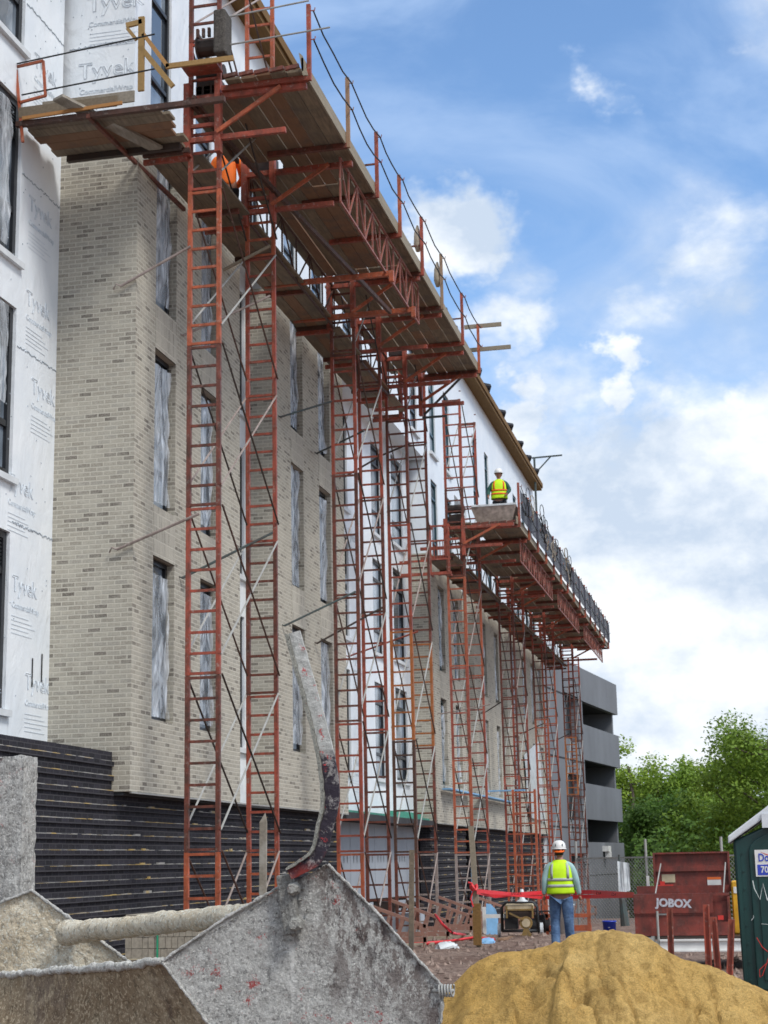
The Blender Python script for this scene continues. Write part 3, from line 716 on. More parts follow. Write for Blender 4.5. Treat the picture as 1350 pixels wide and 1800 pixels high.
T4 = tower(42.4, 44.9, 13.9, 'gorodrd', 'grrorrd', 'scaffold tower with red frames under the near end of the lower platform')
T5 = tower(51.4, 53.8, 10.2, 'orddddd', 'ddrdodd', 'scaffold tower in front of the fourth brick pier')
T6 = tower(59.5, 62.2, 10.2, 'orodrod', 'rororrd', 'rusty red scaffold tower left of the standing worker')
T7 = tower(69.0, 71.5, 10.2, 'rdBdrdd', 'ddddrdd', 'farthest scaffold tower in front of the grey garage')
mb = MB()
# extra short ladder leaning in front of the fourth pier
Y = 48.5; z0 = gz(-6.9, Y)
for x in (-7.0, -6.35): mb.box((x-.035, Y-.03, z0), (x+.035, Y+.03, 3.55))
z = z0+.2
while z < 3.6: mb.box((-6.97, Y-.02, z-.02), (-6.38, Y+.02, z+.02)); z += .30
tag(mb.build('steel_ladder', M['orange_red_paint']), 'short orange steel ladder frame standing in front of the fourth brick pier', 'ladder')
# wall ties
def tie(T, a, b, mname='mortar_grey_steel', hook=True, r=.02):
    mb = MB(); mb.tube([a, b], r, 6)
    if hook: mb.tube([a, Vector(a)+Vector((-.06, -.03, .03)), Vector(a)+Vector((-.10, 0, -.01)), Vector(a)+Vector((-.12, .03, -.03))], r*.6, 6)
    mb.build('wall_tie', M[mname], T)
tie(T1, onY(212, 503, 21.58), onY(335, 433, 21.62)); tie(T1, onY(205, 966, 21.58), onY(350, 903, 21.62))
tie(T1, onX(322, 590, -8.46), onY(475, 520, 24.5)); tie(T1, onX(320, 1016, -8.46), onY(482, 935, 24.5), 'green_grey_steel')
tie(T1, onY(392, 475, 24.4), onY(475, 432, 24.4), 'pale_timber', False, .028)
tie(T2, onX(493, 733, -8.46), onY(585, 705, 30.1), 'green_grey_steel'); tie(T2, onX(500, 1100, -8.46), onY(625, 1040, 30.1), 'green_grey_steel')
tie(T2, onX(557, 1131, -8.46), onY(672, 1068, 32.4), 'dark_steel'); tie(T2, onX(557, 797, -8.46), onY(640, 757, 30.1), 'green_grey_steel'); tie(T2, onY(606, 838, 32.4), onY(672, 800, 32.4), 'dark_steel')
tie(T3, onY(612, 1154, 35.1), onY(735, 1110, 35.1), 'red_paint'); tie(T3, onY(672, 800, 35.1), onY(720, 780, 35.1), 'dark_steel')
tie(T4, onX(775, 1255, -8.4), onY(862, 1238, 44.9)); tie(T5, onX(850, 1254, -8.4), onY(884, 1232, 51.4), 'dark_steel'); tie(T6, onX(915, 1290, -8.4), onY(955, 1272, 59.5), 'dark_steel'); tie(T7, onY(976, 1302, 69.0), onY(1000, 1290, 69.0), 'dark_steel')
mb = MB(); mb.box((-8.2, 51.0, 3.62), (-7.0, 51.25, 3.66)); mb.box((-8.45, 44.9, 3.46), (-8.2, 58.0, 3.50))
tag(mb.build('blue_board', M['blue_foam']), 'pale blue board lying level across the scaffold at first window sill height', 'board')
# outrigger frames at the tower feet
def raker(x0, Y, label):
    z0 = gz(x0, Y)+.14; mb = MB(); L_ = 1.15
    mb.beam((x0, Y, z0+.03), (x0+L_, Y, z0+.03), .05, .09); mb.beam((x0, Y, z0+.68), (x0+L_, Y, z0+.26), .05, .06); mb.beam((x0+L_-.02, Y, z0-.02), (x0+L_-.02, Y, z0+.32), .05, .07)
    for i, t in enumerate((.18, .36, .58, .80)): mb.beam((x0+L_*t-.07, Y, z0+.05), (x0+L_*t+.07, Y, z0+.66-.42*t), .045, .06)
    mb.tube([(x0+L_-.05, Y, z0-.2), (x0+L_-.05, Y, z0+.05)], .018, 6)
    tag(mb.build('outrigger_frame', M['mortar_outrigger']), label, 'outrigger', 'sloping outrigger frames at the tower feet')
steel('mortar_outrigger', (.38, .20, .15), .3, (.2, .12, .1), mort=.9)
for i, (Y, w_) in enumerate(((24.5, 'beside the nearest scaffold tower'), (30.1, 'at the near foot of the second scaffold tower'), (32.4, 'at the far foot of the second scaffold tower'), (35.1, 'right below the bright orange ladder frames'), (37.35, 'right of the tall tan timber post'), (42.4, 'left of the generator'), (62.2, 'between the standing worker and the blue bucket'))):
    raker(XO+.03, Y, 'mortar splashed sloping outrigger frame '+w_)
# ================================================================== work platforms
def platform(name, y0, y1, zi, zo, towers, posts, label, mesh_net=False):
    P = empty(name, (-6.5, y0, zo), label=label, cat='work platform')
    g = random.Random(int(y0)); xo0, xo1 = -7.02, -5.84
    n = 5; w = (xo1-xo0)/n; seg = 4.1; y = y0; k = 0
    while y < y1-.3:
        ye = min(y1+.0, y+seg)
        for i in range(n):
            mb = MB(); xa = xo0+i*w+g.uniform(.004, .018); xb = xo0+(i+1)*w-g.uniform(.0, .014); dz = .006*(k % 2)
            mb.box((xa, y-.08+g.uniform(-.05, .05), zo+dz), (xb, ye-.10, zo+.042+dz)); mb.build('plank', M['old_plank'], P)
        for i in range(3):
            mb = MB(); xa = -8.36+i*.225+g.uniform(0, .01)
            mb.box((xa, y-.1+g.uniform(-.05, .05), zi+.006*(k % 2)), (xa+.212, min(y1-.7, ye)-.12, zi+.042+.006*(k % 2))); mb.build('plank', M['old_plank'], P)
        y += seg; k += 1
    tw = [t for t in towers if t < y1-.5]
    for ya_, yb_ in zip(tw, tw[1:]+[y1]):                      # planks filling the space between the tower legs
        ya_ += .16; yb_ -= .30
        if yb_-ya_ < .8: continue
        mb = MB(); mb.box((-7.690, ya_, zi+.003), (-7.53, yb_, zi+.045)); mb.build('plank', M['old_plank'], P)
        mb = MB(); mb.box((-7.86, ya_+.1, zo+.002), (-7.675, yb_-.1, zo+.044)); mb.build('plank', M['old_plank'], P)
        for i in range(3):
            mb = MB(); xa = -7.655+i*.212+g.uniform(0, .02); mb.box((xa, ya_+g.uniform(-.05, .1), zo-.001), (xa+.195, yb_+g.uniform(-.1, .05), zo+.041)); mb.build('plank', M['old_plank'], P)
    # end nosings with mortar on the near edge
    for i in range(n):
        mb = MB(); xa = xo0+i*w+.01; mb.beam((xa, y0-.14, zo+.026), (xa+w-.02, y0-.14, zo+.05), .05, .055); mb.build('plank_end', M['dark_red_paint'], P)
    for i, Y in enumerate(posts):
        mb = MB(); mb.box((xo0-.1, Y-.04, zo-.085), (xo1+.06, Y+.04, zo-.004)); mb.build('joist', M['dark_red_paint' if i % 3 else 'red_paint'], P)
        mb = MB(); mb.box((xo1+.05, Y-.03, zo-.08), (xo1+.11, Y+.03, zo+1.15))
        for z in (1.05, .58): mb.tube([(xo1+.11, Y, zo+z), (xo1+.17, Y, zo+z-.01), (xo1+.18, Y, zo+z+.04)], .009, 5)
        mb.build('rail_post', M['pale_timber' if (i in (1, 5) and not mesh_net) else ('orange_red_paint' if i % 2 else 'red_paint')], P)
        mb = MB(); mb.box((-8.36, Y-.035, zi-.075), (-7.62, Y+.035, zi-.004)); mb.build('joist', M['dark_red_paint' if i % 2 else 'brown_rust'], P)
        if i % 2 == 0 and i:
            mb = MB(); mb.beam((xo1-.25, Y, zo+.55), (xo1+.1, Y, zo+.55), .03, .03); mb.beam((xo1-.25, Y, zo), (xo1-.25, Y, zo+.55), .03, .03); mb.build('bracket', M['dark_red_paint'], P)
    for Y in towers:
        mb = MB()
        mb.box((-8.38, Y-.10, zi-.16), (-7.69, Y-.04, zi-.08)); mb.box((-8.38, Y-.115, zi+.10), (-6.15, Y-.045, zi+.18))
        mb.box((-7.72, Y-.13, zo-.175), (-5.82, Y-.05, zo-.09))
        mb.build('bearer_beam', M['red_paint'], P)
        mb = MB(); mb.beam((-7.2, Y-.16, zi+.2), (-6.2, Y-.16, zo-.12), .045, .06); mb.build('diagonal_strut', M['orange_red_paint'], P)
        mb = MB()
        for x in (XI-.02, XO+.02): mb.box((x-.045, Y-.16, zi-.1), (x+.045, Y-.035, zo+.12))
        mb.box((XI-.02, Y-.10, zi+.34), (XO+.02, Y-.05, zi+.40)); mb.build('carriage', M['red_paint'], P)
        mb = MB(); mb.box((XI+.05, Y+.1, zo+.02), (XO-.02, Y+.4, zo+.28)); mb.tube([(XI+.02, Y+.25, zo+.45), (XO, Y+.25, zo+.45)], .12, 12); mb.build('winch', M['dark_steel'], P)
    def truss(x, ya, yb, zb, zt, mname, step=.55, nm='truss'):
        mb = MB(); mb.beam((x, ya, zb), (x, yb, zb), .035, .035); mb.beam((x, ya, zt), (x, yb, zt), .035, .035)
        m_ = int((yb-ya)/step)
        for i in range(m_+1):
            yy = ya+(yb-ya)*i/m_; mb.beam((x, yy, zb), (x, yy, zt), .028, .028)
            if i < m_: mb.beam((x, yy, zb if i % 2 else zt), (x, yy+(yb-ya)/m_, zt if i % 2 else zb), .024, .024)
        mb.build(nm, M[mname], P)
    ts = list(zip(towers[1::2], towers[2::2]))
    for i, (a, b) in enumerate(ts):
        if b-a > 4: truss(-5.98, a-.3, b+.5, zi+.06, zo-.10, 'truss_paint')
        for x in (-7.60,): truss(x, a, b, zi-.05, zo-.12, 'brown_rust', .9)
    # toe board and guard cables
    mb = MB(); k = 0; y = y0-.1
    while y < y1: ye = min(y1+.1, y+4.6); mb.box((xo1+.012+.004*(k % 2), y, zo-.02), (xo1+.045, ye, zo+.19+.01*(k % 2))); y = ye+.002; k += 1
    mb.build('toe_board', M['pale_timber'], P)
    for h in (1.05, .58):
        mb = MB(); pts = []
        for a, b in zip(posts, posts[1:]):
            for t in (0, .25, .5, .75): pts.append((xo1+.15, a+(b-a)*t, zo+h-.12*4*t*(1-t)*g.uniform(.7, 1.2)))
        pts.append((xo1+.15, posts[-1], zo+h)); mb.tube(pts, .013, 6); mb.build('guard_cable', M['black_cable'], P)
    if mesh_net:
        mb = MB(); ya = posts[0]
        for kk, (a, b) in enumerate(zip(posts, posts[1:])):
            m_ = 5
            for i in range(m_):
                u0, u1 = a+(b-a)*i/m_, a+(b-a)*(i+1)/m_
                h0 = zo+.98+.08*nz((u0, 3, 0), 1.1, 2); h1 = zo+.98+.08*nz((u1, 3, 0), 1.1, 2)
                x0_, x1_ = xo1+.13+.05*nz((u0, 7, 0), 1.3, 2), xo1+.13+.05*nz((u1, 7, 0), 1.3, 2)
                mb.quad((x0_, u0, zo+.16), (x1_, u1, zo+.16), (x1_, u1, h1), (x0_, u0, h0))
        mb.build('debris_netting', M['netting'], P, fix=False)
        g2 = random.Random(2)
        for _ in range(16):
            yy = g2.uniform(y0+.5, y0+12); mb = MB(); r_ = g2.uniform(.12, .3); c_ = Vector((xo1+.17, yy, zo+g2.uniform(.5, 1.05)))
            mb.tube([c_+Vector((.03*math.sin(t*2), r_*math.cos(t), r_*1.5*math.sin(t))) for t in [q*math.pi/6 for q in range(13)]], .012, 5); mb.build('cable_loop', M['rope_natural' if _ % 3 == 0 else 'black_cable'], P)
    return P
def net():
    t = MT('netting'); t.col((.02, .022, .035)); t.l(t.ramp(t.noise(30, 3), [(.35, .80), (.6, 1.0)]), t.b.inputs['Alpha']); t.set(.8)
net(); steel('truss_paint', (.33, .11, .08), .3, mort=.8)
P1 = platform('work_platform', 21.4, 37.0, 12.02, 12.95, [21.65, 24.5, 30.1, 32.4, 35.1, 37.35][:5]+[36.9], [21.5, 23.9, 26.0, 27.9, 30.0, 32.1, 34.6, 36.85],
              'high plank work platform with sagging guard cables at the top of the nearest towers')
P2 = platform('work_platform', 42.9, 70.3, 9.62, 10.42, [42.4, 44.9, 51.4, 53.8, 59.5, 62.2, 69.0], [43.0+1.95*i for i in range(15)],
              'long lower plank work platform hung with black netting on the far towers', True)
# left end deck of the upper platform (planks run across)
g = random.Random(9); zl = 11.98
for i in range(5):
    mb = MB(); y = 20.12+i*.24; mb.box((-9.72+g.uniform(0, .1), y+.004, zl+.05), (-7.7+.2*g.random(), y+.232, zl+.092)); mb.build('plank', M['old_plank'], P1)
mb = MB(); mb.box((-9.74, 20.02, zl-.03), (-6.6, 20.10, zl+.046)); mb.build('bearer_beam', M['brown_rust'], P1)
mb = MB(); mb.box((-9.5, 21.28, zl-.05), (-7.7, 21.36, zl+.04)); mb.build('bearer_beam', M['dark_steel'], P1)
mb = MB(); mb.beam((-8.62, 20.0, zl-.02), (-8.42, 23.5, zl-.05), .05, .06); mb.build('bearer_beam', M['dark_red_paint'], P1)
mb = MB(); mb.box((-9.70, 20.03, zl+.10), (-8.2, 20.06, zl+.26)); mb.build('toe_board', M['old_plank'], P1)
mb = MB(); mb.box((-9.35, 20.065, zl+.15), (-7.95, 20.09, zl+.32)); mb.build('toe_board', M['mortar_plank'], P1)
mb = MB(); mb.beam((-9.62, 19.99, zl+.06), (-8.1, 19.99, zl+.11), .03, .05); mb.build('batten', M['new_timber'], P1)
def yb(p, q, Y, w, h, m, nm): 
    mb = MB(); mb.beam(onY(*p, Y), onY(*q, Y), w, h); return mb.build(nm, M[m], P1)
YR = 20.05
mb = MB()
for p, q in (((27, 108), (40, 250)), ((76, 107), (80, 168)), ((27, 118), (76, 107)), ((32, 181), (81, 168))): mb.beam(onY(*p, YR), onY(*q, YR), .035, .035, up=(0, 1, 0))
mb.build('end_guard_frame', M['orange_red_paint'], P1)
for p, q in (((30, 112), (272, 60)), ((38, 167), (272, 121))):
    mb = MB(); mb.tube([onY(*p, YR-.03), onY(*q, YR+.1)], .012, 6); mb.build('guard_cable', M['black_cable'], P1)
for p, q, w_ in (((249, 30), (248, 160), .09), ((222, 45), (250, 38), .075), ((246, 82), (304, 152), .075), ((252, 60), (296, 118), .06), ((224, 50), (240, 70), .05), ((292, 117), (410, 102), .075)):
    yb(p, q, 20.4, .04, w_, 'new_timber', 'timber_brace')
# near end: cross rails, brick board, loose plank
for p, q in (((390, 32), (543, 1)), ((396, 80), (580, 48))):
    mb = MB(); mb.tube([onY(*p, 21.4), onY(*q, 21.4)], .014, 6); mb.build('guard_cable', M['galvanised_steel'], P1)
mb = MB(); mb.prism([onY(525, 92, 21.3), onY(532, 98, 21.3), onY(541, 132, 21.3), onY(532, 132, 21.3)], (0, .03, 0)); mb.build('plank_end', M['pale_timber'], P1)
mb = MB(); mb.beam((-8.95, 19.7, zl+.16), (-8.05, 21.3, zl-.02), .22, .04); mb.build('plank', M['mortar_plank'], P1)
# crusted winch guard on top of the nearest tower
mb = MB(); a = onY(380, 25, 21.3); b = onY(401, 98, 21.3)
mb.box((a.x, 21.15, b.z), (b.x, 21.5, a.z)); o = mb.build('winch_guard', M['tar_crust'], P1); bmod = o.modifiers.new('b', 'BEVEL'); bmod.width = .03; bmod.segments = 2
a = onY(347, 62, 21.4); b = onY(381, 102, 21.4)
mb = MB(); mb.tube([(a.x, 21.45, (a.z+b.z)/2), (b.x, 21.45, (a.z+b.z)/2)], .13, 14); mb.tube([(a.x, 21.45, (a.z+b.z)/2), (a.x+.02, 21.45, (a.z+b.z)/2)], .18, 14); mb.build('cable_drum', M['dark_steel'], P1)
for i in range(3): mb = MB(); mb.box((a.x+.03+.09*i, 21.25, a.z-.12), (a.x+.07+.09*i, 21.3, a.z+.02)); mb.build('drum_bracket', M['brown_rust'], P1)
mb = MB(); a = onY(325, 122, 21.4); mb.box((a.x, 21.2, a.z-.05), (a.x+.55, 21.55, a.z-.01)); mb.build('drum_shelf', M['red_paint'], P1)
mb = MB(); mb.beam(onY(340, 170, 21.35), onY(418, 285, 23.4), .05, .06); mb.build('diagonal_strut', M['brown_rust'], P1)
# long service beams hung between first and second tower
mb = MB(); mb.beam((-7.62, 21.4, 12.75), (-6.3, 29.4, 11.95), .06, .08); mb.build('diagonal_strut', M['brown_rust'], P1)
for z0_, Y in ((12.10, 27.6), (12.08, 29.6)):
    mb = MB(); mb.box((-8.3, Y-.04, z0_-.09), (-5.85, Y+.04, z0_)); mb.box((-5.92, Y-.045, z0_-.2), (-5.84, Y+.045, z0_+.01)); mb.build('bearer_beam', M['orange_red_paint'], P1)
# far end rails of the upper platform
mb = MB(); mb.box((-6.1, 36.9, 14.02), (-5.2, 36.94, 14.12)); mb.box((-6.0, 36.95, 13.45), (-5.0, 36.99, 13.55)); mb.build('timber_rail', M['pale_timber'], P1)
mb = MB(); mb.beam((-7.15, 37.0, 12.0), (-6.2, 37.0, 12.88), .04, .05); mb.box((-7.2, 36.98, 11.9), (-6.6, 37.02, 11.95)); mb.build('diagonal_strut', M['green_grey_steel'], P1)
# rags hanging on posts
for i, (yy, h) in enumerate(((30.05, .55), (32.15, .6))):
    mb = MB(); mb.tube([(-5.85, yy, 13.95), (-5.86, yy, 13.8), (-5.85, yy, 13.55), (-5.85, yy, 13.4)], [.02, .06, .085, .04], 8)
    tag(mb.build('cloth_bag', M['rope_natural'], smooth=True), ['pale cloth bag tied to the fifth rail post of the upper platform', 'pale cloth bag on the timber rail post past the middle of the upper platform'][i], 'bag', 'pale bags hanging on the rail posts')
# bricks standing on the planks beside the upper tower
g = random.Random(12)
for i in range(6):
    mb = MB(); x = -7.55+.0*i; zz_ = 13.0+.0; xx = -7.62+.13*(i % 3); mb.box((xx, 21.75, 12.998+.066*(i//3)), (xx+.095, 21.95, 13.058+.066*(i//3)))
    tag(mb.build('brick', M['brick_pack']), 'loose grey brick stacked on the upper platform beside the tower leg', 'brick', 'loose bricks on the upper platform')
# lower platform: mortar tub, frames at its near end
T = empty('mortar_tub', (-6.45, 43.35, 10.48), label='large splashed mortar tub on the near end of the lower platform', cat='tub')
mb = MB(); mb.add([(-.46,-.3,0),(.46,-.3,0),(.46,.3,0),(-.46,.3,0),(-.62,-.45,.46),(.62,-.45,.46),(.62,.45,.46),(-.62,.45,.46),(-.57,-.40,.46),(.57,-.40,.46),(.57,.40,.46),(-.57,.40,.46),(-.42,-.26,.06),(.42,-.26,.06),(.42,.26,.06),(-.42,.26,.06)],
  [(3,2,1,0),(0,1,5,4),(1,2,6,5),(2,3,7,6),(3,0,4,7),(4,5,9,8),(5,6,10,9),(6,7,11,10),(7,4,8,11),(8,9,13,12),(9,10,14,13),(10,11,15,14),(11,8,12,15),(12,13,14,15)])
mb.build('tub_body', simple('tub_tan', (.42, .35, .30), .85, var=.35, scale=9), T, fix=True, loc=(0, 0, 0))
mb = MB(); mb.box((-.6, -.47, .47), (.6, -.1, .52)); mb.build('rim_cover', M['clear_wrap'], T, loc=(0, 0, 0))
mb = MB(); a = -8.02
for x in (-8.05, -7.55): mb.beam((x, 42.0, 9.0), (x, 42.0, 10.35), .05, .05)
for z in (9.0, 9.4, 9.9, 10.3): mb.beam((-8.07, 42.0, z), (-7.5, 42.0, z), .045, .045)
for x in (-8.05, -7.55):
    for z in (9.0, 10.3): mb.beam((x, 42.0, z), (x, 42.35, z), .045, .045)
for i in range(5): mb.beam((-7.95+.08*i, 42.02, 9.4), (-7.95+.08*i, 42.02, 9.9), .02, .02)
mb.build('carriage', M['red_paint'], P2)
mb = MB(); mb.box((-8.9, 42.0, 8.98), (-7.5, 42.07, 9.06)); mb.box((-8.9, 41.98, 9.35), (-8.1, 42.03, 9.40)); mb.build('bearer_beam', M['red_paint'], P2)
# ================================================================== people
def skinmesh(joints, edges, root=0, sub=2):
    names = list(joints); me = bpy.data.meshes.new('sk'); me.from_pydata([joints[n][0] for n in names], [(names.index(a), names.index(b)) for a, b in edges], [])
    o = bpy.data.objects.new('sk', me); C.objects.link(o)
    md = o.modifiers.new('s', 'SKIN'); md.use_smooth_shade = True; sv = me.skin_vertices[0].data
    for i, n in enumerate(names):
        r = joints[n][1]; sv[i].radius = r if isinstance(r, tuple) else (r, r); sv[i].use_root = (i == root)
    o.modifiers.new('d', 'SUBSURF').levels = sub; o.modifiers['d'].render_levels = sub
    dg = bpy.context.evaluated_depsgraph_get(); out = bpy.data.meshes.new_from_object(o.evaluated_get(dg)); bpy.data.objects.remove(o); return out
def join_meshes(name, ms):
    bm = bmesh.new()
    for m_ in ms: bm.from_mesh(m_)
    me = bpy.data.meshes.new(name); bm.to_mesh(me); bm.free()
    for p in me.polygons: p.use_smooth = True
    return me
def hand(wr, d, side):
    """palm and five unequal bent fingers hanging along d from the wrist; side=+1 thumb towards +y"""
    wr = Vector(wr); d = Vector(d).normalized(); f = Vector((0, 1, 0)); f = (f-d*f.dot(d)).normalized(); s_ = d.cross(f)*side
    ms = [skinmesh({'a': (wr, .026), 'b': (wr+d*.05, (.036, .018)), 'c': (wr+d*.09, (.038, .016))}, [('a', 'b'), ('b', 'c')], sub=1)]
    for i, ln in enumerate((.072, .082, .076, .058)):
        o = wr+d*.088+f*(.030-.020*i); J = {}; p = o; J[0] = (p, .0095); ang = .22+.1*i
        for k in range(3):
            dd = (d*math.cos(ang*(k+.6))+s_*math.sin(ang*(k+.6))*-.9).normalized(); p = p+dd*ln*(.42, .32, .26)[k]; J[k+1] = (p, .009-.001*k)
        ms.append(skinmesh(J, [(0, 1), (1, 2), (2, 3)], sub=1))
    o = wr+d*.035+f*.025; ms.append(skinmesh({0: (o, .012), 1: (o+f*.03+d*.02, .011), 2: (o+f*.045+d*.05, .0095), 3: (o+f*.04+d*.072, .008)}, [(0, 1), (1, 2), (2, 3)], sub=1))
    return ms
def head_mesh(c, yaw):
    mb = MB(); prof = [(.02,-.125),(.045,-.115),(.060,-.09),(.070,-.05),(.076,0),(.078,.04),(.072,.08),(.052,.108),(.025,.122),(.004,.125)]
    mb.lathe(prof, n=18, sx=.98, sy=1.18)
    i0 = len(mb.v); mb.tube([(0, .088, .012), (0, .105, -.015), (0, .112, -.03), (0, .09, -.04)], [.006, .011, .015, .008], 8)      # nose
    for s_ in (-1, 1): mb.tube([(s_*.076, .0, .02), (s_*.088, -.008, .015), (s_*.086, -.004, -.03), (s_*.074, .0, -.035)], [.008, .014, .011, .005], 8)   # ears
    mb.tube([(-.024, .083, -.066), (0, .089, -.064), (.024, .083, -.066)], [.004, .007, .004], 6)                          # lips
    for s_ in (-1, 1): mb.tube([(s_*.030-.012, .084, .004), (s_*.030, .088, .006), (s_*.030+.012, .083, .004)], [.004, .008, .004], 6)
    mb.xf(Matrix.Translation(c) @ Matrix.Rotation(yaw, 4, 'Z')); return mb.mesh('h', True)
def worker(loc, rz, label, pose, cols, helmet=True, fingers=True, legs=True):
    P = empty('person', loc, rz, label=label, cat='person'); Z0 = (0, 0, 0)
    Lk = lambda n, me, m: link(n, me, M[m], P, loc=Z0)
    p = pose
    J = {'pel': ((0, 0, .95), (.15, .105)), 'wst': ((0, 0, 1.10), (.135, .095)), 'chs': ((0, .01, 1.30), (.16, .11)), 'nb': ((0, 0, 1.46), (.07, .06)), 'nk': ((0, .01, 1.54), (.055, .055)), 'hd': ((0, .02, 1.60), (.05, .055))}
    E_ = [('pel', 'wst'), ('wst', 'chs'), ('chs', 'nb'), ('nb', 'nk'), ('nk', 'hd')]
    for s_, k in ((-1, 'l'), (1, 'r')):
        J['sh'+k] = ((s_*.175, 0, 1.42), .062); J['el'+k] = (p['el'+k], .045); J['wr'+k] = (p['wr'+k], (.03, .026))
        J['hp'+k] = ((s_*.095, 0, .90), .095); J['kn'+k] = (p['kn'+k], .062); J['an'+k] = (p['an'+k], .042); J['to'+k] = (Vector(p['an'+k])+Vector((0, .15, -.04)), (.04, .03))
        E_ += [('nb', 'sh'+k), ('sh'+k, 'el'+k), ('el'+k, 'wr'+k), ('pel', 'hp'+k), ('hp'+k, 'kn'+k), ('kn'+k, 'an'+k), ('an'+k, 'to'+k)]
    ms = [skinmesh(J, E_, 0), head_mesh((0, .02, 1.68), p.get('yaw', 0))]
    if fingers:
        for s_, k in ((-1, 'l'), (1, 'r')): ms += hand(p['wr'+k], Vector(p['wr'+k])-Vector(p['el'+k]), s_)
    Lk('body', join_meshes('body', ms), 'skin')
    # trousers
    T_ = {'pel': ((0, 0, .98), (.175, .125))}; TE = []
    for s_, k in ((-1, 'l'), (1, 'r')):
        kn, an, hp = Vector(p['kn'+k]), Vector(p['an'+k]), Vector((s_*.10, 0, .86))
        T_['hp'+k] = (hp, .122); T_['th'+k] = ((hp+kn)/2, .108); T_['kn'+k] = (kn, .088); T_['ca'+k] = ((kn+an)/2, .086); T_['an'+k] = (an+Vector((0, 0, -.01)), .080)
        TE += [('pel', 'hp'+k), ('hp'+k, 'th'+k), ('th'+k, 'kn'+k), ('kn'+k, 'ca'+k), ('ca'+k, 'an'+k)]
    Lk('trousers', skinmesh(T_, TE, 0), cols['trousers'])
    for k in 'lr':
        an = Vector(p['an'+k]); Lk('boot', skinmesh({0: (an+Vector((0, -.03, .0)), .055), 1: (an+Vector((0, -.03, -.05)), .058), 2: (an+Vector((0, .10, -.055)), (.05, .036)), 3: (an+Vector((0, .19, -.06)), (.042, .028))}, [(0, 1), (1, 2), (2, 3)]), 'boot_leather')
    # shirt with sleeves
    T_ = {'hip': ((0, 0, .92), (.172, .122)), 'wst': ((0, 0, 1.05), (.162, .114)), 'ch': ((0, .005, 1.28), (.175, .12)), 'nb': ((0, 0, 1.44), (.10, .075)), 'nk': ((0, .0, 1.52), (.06, .06))}; TE = [('hip', 'wst'), ('wst', 'ch'), ('ch', 'nb'), ('nb', 'nk')]
    for s_, k in ((-1, 'l'), (1, 'r')):
        el, wr = Vector(p['el'+k]), Vector(p['wr'+k]); T_['sh'+k] = ((s_*.185, 0, 1.42), .074); T_['ua'+k] = ((Vector((s_*.2, 0, 1.42))+el)/2, .068); T_['el'+k] = (el, .060); T_['fa'+k] = ((el+wr)/2, .052); T_['wr'+k] = (el.lerp(wr, .94), .040)
        TE += [('nb', 'sh'+k), ('sh'+k, 'ua'+k), ('ua'+k, 'el'+k), ('el'+k, 'fa'+k), ('fa'+k, 'wr'+k)]
    Lk('shirt', skinmesh(T_, TE, 0), cols['shirt'])
    def shell(prof, nm, m, grow=0, a0=0, a1=2*math.pi, n=40):
        mb = MB(); full = a1-a0 > 6.2; cnt = n if full else n+1
        for z, rx, ry in prof:
            for i in range(cnt):
                t = a0+(a1-a0)*i/n; wob = 1+.018*math.sin(5*t+z*23)+.012*math.sin(9*t-z*31)
                e = 2.6; cx_, sy_ = math.cos(t), math.sin(t); q = (abs(cx_)**e+abs(sy_)**e)**(-1/e)
                mb.v.append(((rx+grow)*cx_*q*wob, .005+(ry+grow)*sy_*q*wob, z))
        for j in range(len(prof)-1):
            for i in range(n):
                i2 = (i+1) % cnt; mb.f.append([j*cnt+i, j*cnt+i2, (j+1)*cnt+i2, (j+1)*cnt+i]); mb.mi.append(0)
        me = mb.mesh(nm, True, False); o = Lk(nm, me, m); sm = o.modifiers.new('t', 'SOLIDIFY'); sm.thickness = .006; sm.offset = 1
    VP = [(.955, .222, .150), (.98, .232, .158), (1.06, .222, .150), (1.16, .212, .143), (1.26, .208, .142), (1.34, .202, .138), (1.41, .185, .122), (1.455, .155, .100), (1.49, .115, .082), (1.515, .085, .070)]
    if cols.get('vest'):
        shell(VP, 'safety_vest', cols['vest'])
        def cut(z0, z1):
            f = lambda z: next(((a[1]+(b[1]-a[1])*(z-a[0])/(b[0]-a[0]), a[2]+(b[2]-a[2])*(z-a[0])/(b[0]-a[0])) for a, b in zip(VP, VP[1:]) if a[0] <= z <= b[0]))
            return [(z, *f(z)) for z in (z0, (z0+z1)/2, z1)]
        for z in (1.065, 1.17): shell(cut(z, z+.045), 'reflective_stripe', cols['stripe'], .009)
        for s_ in (-1, 1):
            for a in (-math.pi/2, math.pi/2):
                mb = MB()
                for (z, rx, ry) in [(1.21, .208, .142), (1.3, .205, .14), (1.38, .193, .13), (1.44, .165, .108), (1.475, .13, .09)]:
                    for xx in (.118, .158):
                        x_ = xx*(.92 if z > 1.4 else 1); e = 2.6; yy = (ry+.014)*max(0, 1-(x_/(rx+.014))**e)**(1/e); mb.v.append((s_*x_, .005+(yy if a > 0 else -yy), z))
                for j in range(4): mb.f.append([2*j, 2*j+1, 2*j+3, 2*j+2]); mb.mi.append(0)
                me = mb.mesh('reflective_stripe', True, False); o = Lk('reflective_stripe', me, cols['stripe']); sm = o.modifiers.new('t', 'SOLIDIFY'); sm.thickness = .008; sm.offset = 0
    mb = MB(); mb.lathe([(.068, -.085), (.080, -.03), (.084, .03), (.076, .09), (.04, .125)], c=(0, -.012, 1.68), n=16, sy=1.12); Lk('hair', mb.mesh('hair', True), 'hair')
    if not helmet: return P
    Hm = Matrix.Translation((0, .015, 1.70)) @ Matrix.Rotation(p.get('yaw', 0), 4, 'Z')
